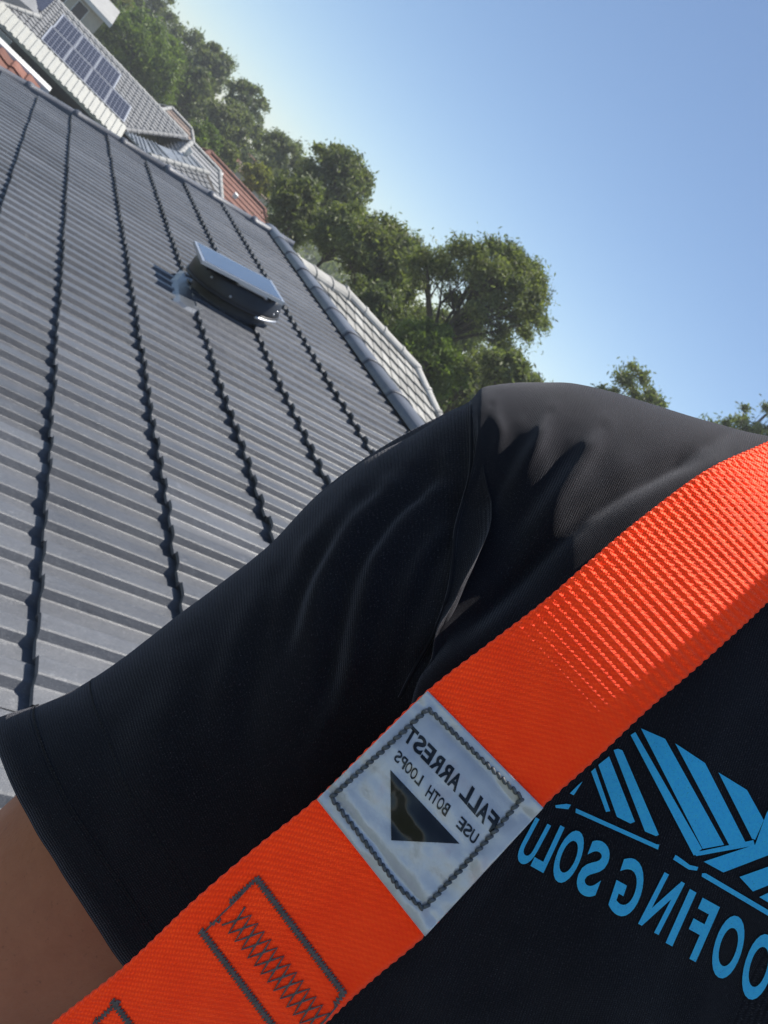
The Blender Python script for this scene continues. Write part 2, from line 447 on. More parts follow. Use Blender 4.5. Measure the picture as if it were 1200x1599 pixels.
    for nm, pts, dn in (('wall', [(e.x+.5, -2.9*K, 0), (e.x+.5, ye, 0), (e.x+.5, ye, zt), (e.x+.5, -2.9*K, zt)], Vector((.22, 0, 0))),
                        ('wall', [(xr-.5, -2.9*K, 0), (xr-.5, ye, 0), (xr-.5, ye, zt), (xr-.5, -2.9*K, zt)], Vector((-.22, 0, 0))),
                        ('gable_wall', [(e.x+.75, ye-.4, 0), (xr-.75, ye-.4, 0), (xr-.75, ye-.4, zt-.03), (rx, ye-.4, rz.z-.42), (e.x+.75, ye-.4, zt-.03)], Vector((0, .22, 0))),
                        ('gable_wall', [(e.x+.75, -2.8*K, 0), (xr-.75, -2.8*K, 0), (xr-.75, -2.8*K, zt-.03), (rx, -2.8*K, rz.z-.42), (e.x+.75, -2.8*K, zt-.03)], Vector((0, .22, 0)))):
        bm = bmesh.new(); add_slab(bm, [Vector(p) for p in pts], dn); reparent(obj(nm, bm, M['brick']), house)
    bm = bmesh.new(); add_box(bm, (e.x-.07, (ye-2.9*K)/2, e.z-.06), (.065, 0, 0), (0, (ye+2.9*K)/2, 0), (0, 0, .055))
    reparent(obj('gutter', bm, M['cap']), house)
build_roof()

# ------------------------------------------------------------------ solar roof vent
def build_vent():
    s0, y0 = 1.49, 5.54
    base = roofp(s0, y0, .03)
    v = thing('roof_vent', 'round black solar roof ventilator with a tilted blue panel on top', 'roof vent', base)
    def P(s, y, k): return roofp(s0+s, y0+y, .03+k)
    def lathe(prof, n=40, cs=0, cy=0):
        bm = bmesh.new(); rows = []
        for r, k in prof: rows.append([bm.verts.new(P(cs+r*math.cos(2*math.pi*i/n), cy+r*math.sin(2*math.pi*i/n), k)) for i in range(n)])
        for A, B in zip(rows, rows[1:]):
            for i in range(n): bm.faces.new((A[i], A[(i+1) % n], B[(i+1) % n], B[i]))
        return bm
    # flashing sheet dressed over the rolls on the downhill side, running under the drum
    bm = bmesh.new()
    pts = [(-.43, -.56), (-.38, -.60), (-.29, -.58), (-.18, -.30), (.20, -.22), (.26, .30), (-.30, .32), (-.40, -.05)]
    a = [bm.verts.new(P(x, y, .012)) for x, y in pts]; b = [bm.verts.new(P(x*.86-.02, y*.90-.012, .030)) for x, y in pts]
    for q in range(len(a)): bm.faces.new((a[q], a[(q+1) % len(a)], b[(q+1) % len(a)], b[q]))
    bm.faces.new(b)
    reparent(obj('flashing', bm, M['lead']), v)
    bm = lathe([(.285, .008), (.268, .022), (.262, .05), (.262, .17), (.25, .17), (.25, .03)])
    reparent(obj('throat', bm, M['dark_plastic'], smooth=True), v)
    # drum: flat-bottomed pan with a rolled lip, bellied side and shallow top
    bm = lathe([(.23, .128), (.28, .112), (.312, .104), (.322, .108), (.325, .118), (.322, .135), (.312, .200), (.300, .216), (.27, .226), (.12, .232), (.002, .233)])
    d = reparent(obj('drum', bm, M['dark_plastic'], smooth=True), v)
    bm = lathe([(.322, .098), (.331, .098), (.334, .108), (.331, .116), (.325, .116)])
    o = obj('rim', bm, M['dark_plastic'], smooth=True); o.parent = d
    for a, k in ((-2.35, .18), (-1.85, .14), (-.75, .14), (-.62, .16), (.5, .17), (1.6, .17), (2.7, .17)):
        bm = bmesh.new(); c = P(.317*math.cos(a), .317*math.sin(a), k)
        bmesh.ops.create_uvsphere(bm, u_segments=8, v_segments=5, radius=.010, matrix=Matrix.Translation(c))
        o = obj('screw', bm, M['steel'], smooth=True); o.parent = d
    # sunlit stretch of the drum's lower rim, its highlight built as a bright arc
    bm = bmesh.new(); add_tube(bm, [P(.330*math.cos(t), .330*math.sin(t), .095) for t in np.linspace(-1.25, -.55, 12)], .009, 6)
    o = obj('rim_highlight', bm, M['panelframe'], smooth=True); o.parent = d
    k1 = .262
    cs = [(1.155, 5.235), (1.725, 5.235), (1.725, 5.70), (1.155, 5.70)]; cs = [(x-s0, y-y0) for x, y in cs]
    cx = sum(c[0] for c in cs)/4; cy = sum(c[1] for c in cs)/4
    bm = bmesh.new(); add_slab(bm, [P(x, y, k1) for x, y in cs], -NR*.022)
    p = reparent(obj('solar_panel', bm, M['panelframe']), v)
    bm = bmesh.new(); add_slab(bm, [P(cx+(x-cx)*.93, cy+(y-cy)*.91, k1+.002) for x, y in cs], -NR*.003)
    o = obj('panel_glass', bm, M['ventglass']); o.parent = p
    for yb in (cy-.215, cy+.215):
        bm = bmesh.new(); add_tube(bm, [P(cx-.03, yb+.03, .215), P(cx-.01, yb, .236), P(cx+.16, yb, .236), P(cx+.18, yb+.03, .215)], .013, 8)
        reparent(obj('bracket', bm, M['panelframe'], smooth=True), v)
    for xa, ya in ((-.2, -.1), (.2, -.1), (-.2, .14), (.2, .14)):
        bm = bmesh.new(); add_tube(bm, [P(cx+xa, cy+ya, .20), P(cx+xa, cy+ya, .245)], .014, 8)
        reparent(obj('strut', bm, M['dark_plastic'], smooth=True), v)
build_vent()

# ------------------------------------------------------------------ neighbouring roofs
def strip_tiles_plane(p0, ex, eu, n, nx, nu, wx, lu, name, mat, parent, skip=None, individual=True, step=.03, mound=.02, gapw=.985):
    """tiles on a plane: ex along the course, eu up the slope; the nose of each tile stands proud"""
    bm = bmesh.new(); prof = [(0, .0), (.08, mound*.8), (.25, mound), (.6, mound*.35), (.9, 0.0), (1, .0)]
    a = [bm.verts.new((u*wx*gapw, 0, h+step)) for u, h in prof]; b = [bm.verts.new((u*wx*gapw, lu+.04, h)) for u, h in prof]; c = [bm.verts.new((u*wx*gapw, .003, h*.3-.004)) for u, h in prof]
    for A, B in ((a, b), (c, a)):
        for k in range(len(prof)-1): bm.faces.new((A[k], A[k+1], B[k+1], B[k]))
    bmesh.ops.recalc_face_normals(bm, faces=bm.faces)
    me = bpy.data.meshes.new(name); bm.to_mesh(me); bm.free(); me.materials.append(mat)
    rot = Matrix((ex, eu, n)).transposed().to_4x4(); big = bmesh.new()
    for j in range(nu):
        for i in range(nx):
            if skip and skip((i+.5)*wx, (j+.5)*lu): continue
            m = Matrix.Translation(p0+ex*(i*wx)+eu*(j*lu)+n*rnd.uniform(0, .004)) @ rot
            if individual:
                o = bpy.data.objects.new(name, me); COL.objects.link(o); o.matrix_world = m
                o.parent = parent; o.matrix_parent_inverse = Matrix.Translation(parent.location).inverted()
            else:
                n0 = len(big.verts); big.from_mesh(me); big.verts.ensure_lookup_table(); bmesh.ops.transform(big, matrix=m, verts=big.verts[n0:])
    if individual: big.free()
    else: reparent(stuff(obj(name, big, mat)), parent)
def caps_along(a, b, up, w, hgt, L, mat, parent, name='ridge_cap', individual=True, n=8):
    d = (b-a); tot = d.length; t = d.normalized(); k = max(1, round(tot/L)); L = tot/k
    side = t.cross(up).normalized(); u = side.cross(t)
    bm = bmesh.new(); rows = []
    for tt, f in ((0, 1.14), (.06, 1.14), (.065, 1.0), (L+.02, .97)):
        rows.append([bm.verts.new((w*f*math.cos(math.pi*q/n), tt, hgt*f*math.sin(math.pi*q/n))) for q in range(n+1)])
    for A, B in zip(rows, rows[1:]):
        for q in range(n): bm.faces.new((A[q], A[q+1], B[q+1], B[q]))
    bm.faces.new(rows[0][::-1]); bmesh.ops.recalc_face_normals(bm, faces=bm.faces)
    me = bpy.data.meshes.new(name); bm.to_mesh(me); bm.free(); me.materials.append(mat)
    rot = Matrix((side, t, u)).transposed().to_4x4(); big = bmesh.new()
    for i in range(k):
        m = Matrix.Translation(a+t*(i*L)) @ rot @ Matrix.Rotation(rnd.uniform(-.012, .012), 4, 'Z')
        if individual:
            o = bpy.data.objects.new(name, me); COL.objects.link(o); o.matrix_world = m
            o.parent = parent; o.matrix_parent_inverse = Matrix.Translation(parent.location).inverted()
        else:
            n0 = len(big.verts); big.from_mesh(me); big.verts.ensure_lookup_table(); bmesh.ops.transform(big, matrix=m, verts=big.verts[n0:])
    if individual: big.free()
    else: reparent(stuff(obj(name, big, mat)), parent)
def poly(name, pts, dn, mat, parent):
    bm = bmesh.new(); add_slab(bm, [Vector(p) for p in pts], Vector(dn)); return reparent(obj(name, bm, mat), parent)

def build_grey_roof():
    Y = 18.0
    a = at_y(542, 457, Y); b = at_y(652, 574, Y); zr = (a.z+b.z)/2; a.z = b.z = zr
    hs = thing('house', 'house with weathered pale grey tiles just past the charcoal ridge', 'house', ((a.x+b.x)/2, Y, 0))
    th = math.radians(18); eu = Vector((0, math.cos(th), math.sin(th))); n = Vector((0, -math.sin(th), math.cos(th))); ex = Vector((1, 0, 0))
    L = .40; rows = 8; wx = .30
    x0 = a.x-2.1; p0 = Vector((x0, Y, zr-.06)) - eu*(rows*L)
    xr = b.x
    ncol = int((xr+2.6-x0)/wx)
    def skip(u, v):                                # hips fall away at both ends
        up = rows*L - v
        return (x0+u) > xr + up*.62 or (x0+u) < a.x - up*1.9 - .1
    strip_tiles_plane(p0, ex, eu, n, ncol, rows, wx, L, 'roof_tile', M['greytile'], hs, skip, step=.048, mound=.012, gapw=.935)
    # deck
    bl = Vector((a.x-3.2, Y, zr-.06))-eu*(rows*L)
    hl = 2.1/1.9; hp = Vector((x0, Y, zr-.06))-eu*hl
    dk = [Vector((a.x, Y, zr-.09)), Vector((xr, Y, zr-.09)), Vector((xr+rows*L*.6, p0.y, p0.z-.03)), Vector((x0, p0.y, p0.z-.03)), Vector((x0, hp.y, hp.z-.03))]
    poly('roof_deck', dk, -n*.05, M['darkwall'], hs)
    back = [Vector((a.x, Y+.05, zr-.06)), Vector((xr, Y+.05, zr-.06)), Vector((xr+rows*L*.6, Y+rows*L*.9, p0.z)), Vector((x0, Y+rows*L*.9, p0.z)), Vector((x0, Y+hl, hp.z))]
    poly('rear_roof', back, Vector((0, 0, -.08)), M['greytile'], hs)
    for s in (1,):
        o = xr; k = .6
        poly('hip_roof', [Vector((o, Y, zr-.10)), Vector((o+s*rows*L*k, p0.y, p0.z-.04)), Vector((o+s*rows*L*k, Y+rows*L*.9, p0.z-.04))], Vector((0, 0, -.06)), M['greytile'], hs)
    caps_along(Vector((a.x-.1, Y, zr-.055)), Vector((xr, Y, zr-.055)), Vector((0, 0, 1)), .165, .15, .62, M['greycap'], hs)
    caps_along(Vector((xr-.02, Y-.02, zr-.065)), Vector((xr+rows*L*.62, p0.y, p0.z+.0)), Vector((.5, -.4, 1)).normalized(), .165, .14, .60, M['greycap'], hs, 'hip_cap')
    poly('hip_roof', [Vector((a.x, Y, zr-.10)), Vector((x0, hp.y, hp.z-.06)), Vector((x0, Y+hl, hp.z-.06))], Vector((0, 0, -.06)), M['greytile'], hs)
    caps_along(Vector((a.x-.02, Y-.02, zr-.065)), hp, Vector((-.3, -.3, 1)).normalized(), .22, .14, .62, M['greycap'], hs, 'hip_cap')
    zb = p0.z-.15
    for nm, pts, dn in (('wall', [(x0+.3, p0.y+.5, 0), (xr+1.4, p0.y+.5, 0), (xr+1.4, p0.y+.5, zb), (x0+.3, p0.y+.5, zb)], (0, .2, 0)),
                        ('wall', [(x0+.3, Y+2.3, 0), (xr+1.4, Y+2.3, 0), (xr+1.4, Y+2.3, zb), (x0+.3, Y+2.3, zb)], (0, -.2, 0)),
                        ('wall', [(x0+.31, p0.y+.71, 0), (x0+.31, Y+2.09, 0), (x0+.31, Y+2.09, zb), (x0+.31, p0.y+.71, zb)], (.2, 0, 0)),
                        ('wall', [(xr+1.39, p0.y+.71, 0), (xr+1.39, Y+2.09, 0), (xr+1.39, Y+2.09, zb), (xr+1.39, p0.y+.71, zb)], (-.2, 0, 0))):
        poly(nm, pts, dn, M['render'], hs)
build_grey_roof()

def build_solar_house():
    YG = 40.0; sc = YG/26.0
    g0 = at_y(100, 133, YG); zg = g0.z
    th = math.radians(20); eu = Vector((0, math.cos(th), math.sin(th))); n = Vector((0, -math.sin(th), math.cos(th))); ex = Vector((1, 0, 0))
    hs = thing('house', 'house with pale grey roof and a bank of dark solar panels', 'house', (g0.x, YG+3, 0))
    P = lambda px, py, k=0: on_plane(px, py, g0+n*k, n)
    ridge = P(200, 117); slope = (ridge-g0).dot(eu)
    ur = P(292, 214).x; ul = P(109, 19).x; lr = P(195, 203)
    x0 = g0.x-9.5; L = .34; wx = .30; u0 = (lr-g0).dot(eu)
    rows = int((slope-u0)/L)+1; L = (slope-u0)/rows
    p0 = Vector((x0, YG, zg)) + eu*u0
    xl = lr.x
    def skip(u, v): return (x0+u) > xl + (ur-xl)*(v/(rows*L))
    strip_tiles_plane(p0, ex, eu, n, int((ur-x0)/wx)+1, rows, wx, L, 'roof_tile', M['tile2'], hs, skip, individual=False, step=.045, mound=.035)
    rb = p0+eu*(rows*L)
    poly('roof_deck', [Vector((x0, p0.y, p0.z-.05)), Vector((xl, p0.y, p0.z-.05)), Vector((ur, rb.y, rb.z-.05)), Vector((x0, rb.y, rb.z-.05))], -n*.08, M['darkwall'], hs)
    poly('rear_roof', [Vector((x0, rb.y+.03, rb.z-.02)), Vector((ur, rb.y+.03, rb.z-.02)), Vector((ur+1.8, rb.y+5, rb.z-1.9)), Vector((x0, rb.y+5, rb.z-1.9))], Vector((0, 0, -.1)), M['tile2'], hs)
    caps_along(Vector((x0, rb.y, rb.z-.03)), Vector((ur, rb.y, rb.z-.03)), Vector((0, 0, 1)), .14, .12, .45, M['cap2'], hs, individual=False)
    caps_along(Vector((ur, rb.y, rb.z-.03)), Vector((xl, p0.y, p0.z)), Vector((.5, 0, 1)).normalized(), .12, .10, .45, M['tile2'], hs, 'verge_cap', individual=False)
    # pale ribbed gutter guard along the eave
    bm = bmesh.new(); xa = x0; xb = xl; w = u0+.02
    add_slab(bm, [Vector((xa, YG-.05, zg-.02)), Vector((xb, YG-.05, zg-.02)), Vector((xb, YG+.9*w, zg+w*.45)), Vector((xa, YG+.9*w, zg+w*.45))], Vector((0, .02, -.12)))
    gg = reparent(obj('gutter_guard', bm, M['gutter']), hs)
    d = Vector((0, .9*w+.05, w*.45+.02)); nn = ex.cross(d).normalized(); bm = bmesh.new(); x = xa+.1
    while x < xb-.1:
        add_box(bm, Vector((x, YG-.05, zg-.02))+d*.5+nn*.022, (.065, 0, 0), d*.49, nn*.02); x += .28
    o = stuff(obj('rib', bm, M['gutter'])); o.parent = gg
    # solar panels
    cs = [P(62, 65), P(190, 195)]; pxw = (cs[1].x-cs[0].x)/4; v0 = (cs[0]-g0).dot(eu)
    vt = (P(97, 27)-g0).dot(eu); ph = (vt-v0)/2
    def panel(x, v):
        o = Vector((x, YG, zg))+eu*v+n*.12
        bm = bmesh.new(); add_slab(bm, [o+ex*.012, o+ex*(pxw-.012), o+ex*(pxw-.012)+eu*(ph-.02), o+ex*.012+eu*(ph-.02)], -n*.05)
        p = reparent(obj('solar_panel', bm, M['cellback']), hs)
        bm = bmesh.new(); nc, nr = 5, 6
        for i in range(nc):
            for j in range(nr):
                cx = o+ex*(.05+(pxw-.1)*(i+.5)/nc)+eu*(.06+(ph-.14)*(j+.5)/nr)+n*.004
                a = ex*((pxw-.1)/nc*.45); b = eu*((ph-.14)/nr*.45)
                bm.faces.new([bm.verts.new(q) for q in (cx-a-b, cx+a-b, cx+a+b, cx-a+b)])
        c = stuff(obj('solar_cell', bm, M['cell'])); c.parent = p
        bm = bmesh.new()
        for q, hx, hy in ((o+eu*(.5*ph), ex*.02, eu*(ph*.5)), (o+ex*(pxw)+eu*(.5*ph), ex*.02, eu*(ph*.5)), (o+ex*(pxw/2), ex*(pxw/2), eu*.02), (o+ex*(pxw/2)+eu*ph, ex*(pxw/2), eu*.02)):
            add_box(bm, q+n*.004, hx, hy, n*.014)
        c = obj('panel_frame', bm, M['panelframe']); c.parent = p
    for i in range(4): panel(cs[0].x+i*pxw, v0)
    for i in range(3): panel(cs[0].x+i*pxw+pxw*.05, v0+ph)
    # projecting wing at the left with its own ridge and a glazed bank
    wa = P(62, 26, .05); wr = at_y(0, -18, YG+1.0)
    poly('wing_roof', [P(62, 26, .06), P(-10, 3, .06), P(-40, -60, 1.3), P(50, -30, .8)], -n*.05, M['tile2'], hs)
    caps_along(P(62, 27, .05), P(-12, -2, .10), n, .13, .10, .45, M['cap2'], hs, 'valley_cap', individual=False)
    poly('solar_panel', [P(27, -2, .40), P(66, 18, .18), P(84, 2, .25), P(62, -26, .6), P(30, -30, .7)], -n*.05, M['cell'], hs)
    # walls: dark veranda, posts and balusters below the eave
    zb = zg-.25
    poly('wall', [(x0+.5, YG+1.2, 0), (xl+.2, YG+1.2, 0), (xl+.2, YG+1.2, zb), (x0+.5, YG+1.2, zb)], (0, .2, 0), M['darkwall'], hs)
    poly('wall', [(x0+.5, YG+8, 0), (ur+.2, YG+8, 0), (ur+.2, YG+8, zb), (x0+.5, YG+8, zb)], (0, .2, 0), M['brick'], hs)
    poly('wall', [(xl+.18, YG+1.42, 0), (xl+.18, YG+7.98, 0), (xl+.18, YG+7.98, zb), (xl+.18, YG+1.42, zb)], (-.2, 0, 0), M['brick'], hs)
    poly('fascia', [(x0, YG-.03, zg-.15), (xl, YG-.03, zg-.15), (xl, YG-.03, zg-.32), (x0, YG-.03, zg-.32)], (0, .04, 0), M['darkwall'], hs)
    for k, (zz, yy) in enumerate(((zg-1.25, YG+.2), (zg-.75, YG+.9))):
        x = x0+1.0
        while x < xl-.1:
            bm = bmesh.new(); add_box(bm, (x, yy, zz), (.06, 0, 0), (0, .03, 0), (0, 0, .08)); reparent(obj('baluster', bm, M['white']), hs) if x > g0.x-3.3 else bm.free()
            x += .36
    for x in (x0+1, x0+4.5, x0+8, xl-.6):
        bm = bmesh.new(); add_box(bm, (x, YG+.15, zb/2), (.07, 0, 0), (0, .07, 0), (0, 0, zb/2-.02)); reparent(obj('veranda_post', bm, M['darkwall']), hs)
    c = at_y(3, 68, YG-.6)
    poly('window', [c+Vector((-.75, 0, -.5)), c+Vector((.22, 0, -.5)), c+Vector((.22, 0, .32)), c+Vector((-.75, 0, .32))], (0, .06, 0), M['metalroof'], hs)
    for a in (.3, .42):
        pass
    # lower sheet-metal wing to the right and the small tiled wing with white ridge below it
    mp = lambda px, py, y: at_y(px, py, y)
    m1 = [mp(196, 206, 39.2), mp(267, 234, 40.6), mp(299, 243, 41.0), mp(325, 272, 39.4), mp(233, 245, 37.6)]
    poly('metal_roof', m1, Vector((0, 0, -.07)), M['metalroof'], hs)
    bm = bmesh.new()
    for i in range(12):
        f = (i+.5)/12
        a = m1[0].lerp(m1[1], f) if f < .7 else m1[1].lerp(m1[2], (f-.7)/.3)
        b = m1[0].lerp(m1[4], f/.38) if f < .38 else m1[4].lerp(m1[3], (f-.38)/.62)
        add_tube(bm, [a+Vector((0, 0, .03)), b+Vector((0, 0, .03))], .035, 5)
    reparent(stuff(obj('roof_rib', bm, M['metalroof'])), hs)
    caps_along(m1[4]+Vector((0, 0, .02)), m1[3]+Vector((0, 0, .02)), Vector((0, 0, 1)), .14, .13, .4, M['cap2'], hs, individual=False)
    d0, d1_ = m1[4], m1[3]; t = (d1_-d0).normalized(); dn = (Vector((0, -1, 0))-t*Vector((0, -1, 0)).dot(t)+Vector((0, 0, -.38))).normalized()
    nrm = t.cross(-dn).normalized(); nrm = nrm if nrm.z > 0 else -nrm
    lw = (d1_-d0).length
    strip_tiles_plane(d0+dn*(8*.34), t, -dn, nrm, int(lw/.3), 8, .3, .34, 'wing_tile', M['tile2'], hs, None, individual=False, step=.045, mound=.035)
    poly('wing_deck', [d0, d1_, d1_+dn*2.9, d0+dn*2.9], -nrm*.08, M['darkwall'], hs)
    w0 = d0+dn*2.4; w1 = d1_+dn*2.4
    poly('wall', [Vector((w0.x, w0.y, 0)), Vector((w1.x, w1.y, 0)), w1+Vector((0, 0, -.2)), w0+Vector((0, 0, -.2))], (0, .2, 0), M['brick'], hs)
    # little roof hatch / cowl
    c = mp(294, 239, 40.5); bm = bmesh.new(); add_tube(bm, [c-Vector((0, 0, .3)), c+Vector((0, 0, .12)), c+Vector((.02, 0, .2))], [.09, .12, .16], 8)
    reparent(obj('flue_cowl', bm, M['white'], smooth=True), hs)

build_solar_house()

def build_hip_house(name_label, px, py, y, w, d, hgt, mat, wallmat, capmat, rot=0, flat=.6, yaw=0.0, tiles=True):
    """a hipped house whose ridge middle shows at pixel px,py"""
    c = at_y(px, py, y); hs = thing('house', name_label, 'house', (c.x, c.y, 0))
    ex = Vector((math.cos(yaw), math.sin(yaw), 0)); ey = Vector((-math.sin(yaw), math.cos(yaw), 0)); Z = Vector((0, 0, 1))
    r = w*.5*flat; e = c-Z*hgt
    r0, r1 = c-ex*r, c+ex*r
    k = [e-ex*w/2-ey*d/2, e+ex*w/2-ey*d/2, e+ex*w/2+ey*d/2, e-ex*w/2+ey*d/2]
    for a, b, q0, q1 in ((k[0], k[1], r1, r0), (k[2], k[3], r0, r1), (k[1], k[2], r1, r1), (k[3], k[0], r0, r0)):
        pts = [a, b, q0] if q0 == q1 else [a, b, q0, q1]
        nn = (b-a).cross(pts[-1]-a).normalized(); nn = nn if nn.z > 0 else -nn
        poly('roof_slope', pts, -nn*.08, mat, hs)
        # courses of tiles as raised steps
        bm = bmesh.new(); m = 9
        for i in range(1, m):
            f = i/m; p = a.lerp(pts[-1], f)+nn*.015; q = b.lerp(q0, f)+nn*.015
            add_tube(bm, [p, q], .03, 4)
        reparent(stuff(obj('tile_course', bm, mat)), hs)
    caps_along(r0, r1, Z, .14, .12, .5, capmat, hs, individual=False)
    for q, rr in ((k[0], r0), (k[1], r1), (k[2], r1), (k[3], r0)):
        caps_along(rr, q, Z, .12, .10, .5, capmat, hs, 'hip_cap', individual=False)
    zt = e.z-.02
    for a, b in ((0, 1), (1, 2), (2, 3), (3, 0)):
        A = (k[a]-e)*.93; B = (k[b]-e)*.93
        inn = -(A+B).normalized()*.2
        A2 = A + (B-A).normalized()*.003; B2 = B-(B-A).normalized()*.203
        poly('wall', [Vector((c.x+A2.x, c.y+A2.y, 0)), Vector((c.x+B2.x, c.y+B2.y, 0)), Vector((c.x+B2.x, c.y+B2.y, zt)), Vector((c.x+A2.x, c.y+A2.y, zt))], inn, wallmat, hs)
    # windows in the near wall
    for f in (.25, .7):
        A = (k[0]-e)*.93; B = (k[1]-e)*.93; q = A.lerp(B, f)+Vector((c.x, c.y, zt-.9)) - ey*.02; q.z = zt-.9
        fr = poly('window', [q-ex*.7-Z*.55, q+ex*.7-Z*.55, q+ex*.7+Z*.55, q-ex*.7+Z*.55], -ey*.05, M['white'], hs)
        bm = bmesh.new(); q2 = q-ey*.055
        add_slab(bm, [q2-ex*.62-Z*.47, q2+ex*.62-Z*.47, q2+ex*.62+Z*.47, q2-ex*.62+Z*.47], -ey*.01)
        o = obj('pane', bm, M['glass']); o.parent = fr
    return hs
hr = build_hip_house('house with a low red terracotta tiled roof between gums and grey roofs', 372, 284, 46, 7.0, 7.5, 1.6, M['red'], M['brick'], M['red'], flat=.55)
for (px, py) in ((340, 268), (368, 306)):
    c = at_y(px, py, 43.5); bm = bmesh.new()
    add_box(bm, c, (.28 if px < 350 else .10, 0, 0), (0, .12, .03), (0, 0, .10)); reparent(obj('skylight', bm, M['white']), hr)
build_hip_house('house with a rounded brown roof peeping out below the bright bush', 284, 186, 56, 4.5, 6, 1.5, simple('brown_roof', (.24, .18, .15), .8, .2, 3), M['render'], M['cap2'], flat=.35)
build_hip_house('house with small brown roof high among the hillside trees', 403, 258, 70, 4.0, 5, 1.3, simple('dull_brown_roof', (.19, .13, .10), .8, .2, 3), M['render'], M['red'], flat=.5)
build_hip_house('house with pale tiled roof right of the striped metal roof', 322, 246, 43.5, 3.2, 7, 1.2, M['tile2'], M['brick'], M['cap2'], flat=.55)

def build_cream_house():
    Y = 62; c = at_y(137, 22, Y)
    hs = thing('house', 'house with cream walls and white gable behind the solar roof', 'house', (c.x, Y, 0))
    w = 2.3; zt = c.z+.6
    poly('wall', [(c.x-w, Y, 0), (c.x+.9, Y, 0), (c.x+.9, Y, zt), (c.x-w, Y, zt)], (0, .2, 0), M['render'], hs)
    poly('wall', [(c.x+.88, Y+.21, 0), (c.x+.88, Y+5, 0), (c.x+.88, Y+5, zt), (c.x+.88, Y+.21, zt)], (-.2, 0, 0), M['render'], hs)
    for dx in (-1.6, -.4):
        f = poly('window', [(c.x+dx-.4, Y-.01, zt-1.3), (c.x+dx+.4, Y-.01, zt-1.3), (c.x+dx+.4, Y-.01, zt-.35), (c.x+dx-.4, Y-.01, zt-.35)], (0, -.05, 0), M['white'], hs)
        bm = bmesh.new(); add_slab(bm, [Vector((c.x+dx-.33, Y-.065, zt-1.23)), Vector((c.x+dx+.33, Y-.065, zt-1.23)), Vector((c.x+dx+.33, Y-.065, zt-.42)), Vector((c.x+dx-.33, Y-.065, zt-.42))], Vector((0, -.01, 0)))
        o = obj('pane', bm, M['glass']); o.parent = f
    poly('roof', [(c.x-w-.2, Y-.5, zt+.0), (c.x+1.3, Y-.5, zt), (c.x+1.3, Y+2.5, zt+.9), (c.x-w-.2, Y+2.5, zt+.9)], (0, 0, -.12), M['cap2'], hs)
    poly('fascia', [(c.x-w-.2, Y-.53, zt-.2), (c.x+1.3, Y-.53, zt-.2), (c.x+1.3, Y-.53, zt+.05), (c.x-w-.2, Y-.53, zt+.05)], (0, .025, 0), M['white'], hs)
build_cream_house()

def build_red_veranda():
    # red tiled lean-to with a white flashing, seen past the far verge at the left edge
    Y = 15.5
    a = at_y(-330, -252, Y); b = at_y(72, 150, Y); z = (a.z+b.z)/2
    hs = thing('veranda', 'lean-to with red tiles and a white flashing past the charcoal verge', 'lean-to', (a.x, Y, 0))
    th = math.radians(-12); eu = Vector((0, -math.cos(th), math.sin(th))); ex = Vector((-1, 0, 0)); n = ex.cross(eu).normalized()
    th = math.radians(15); eu = Vector((0, math.cos(th), math.sin(th))); ex = Vector((1, 0, 0)); n = Vector((0, -math.sin(th), math.cos(th)))
    L = .34; rows = 6
    p0 = Vector((a.x, Y, z))-eu*(rows*L)
    strip_tiles_plane(p0, ex, eu, n, int((b.x-a.x)/.24), rows, .24, L, 'roof_tile', M['red'], hs, None, step=.03, mound=.03)
    poly('roof_deck', [Vector((a.x, Y, z-.03)), Vector((b.x, Y, z-.03)), Vector((b.x, p0.y, p0.z-.03)), Vector((a.x, p0.y, p0.z-.03))], -n*.05, M['darkwall'], hs)
    bm = bmesh.new(); add_box(bm, ((a.x+b.x)/2, Y+.10, z+.02), ((b.x-a.x)/2, 0, 0), (0, .10, .02), (0, 0, .05)); reparent(obj('flashing', bm, M['white']), hs)
    poly('wall', [(a.x, Y+.25, 0), (b.x-.05, Y+.25, 0), (b.x-.05, Y+.25, z-.1), (a.x, Y+.25, z-.1)], (0, .15, 0), M['brick'], hs)
    for x in (a.x+.2, (a.x+b.x)/2, b.x-.2):
        bm = bmesh.new(); add_box(bm, (x, p0.y+.2, (p0.z-.12)/2), (.05, 0, 0), (0, .05, 0), (0, 0, (p0.z-.12)/2)); reparent(obj('post', bm, M['white']), hs)
build_red_veranda()

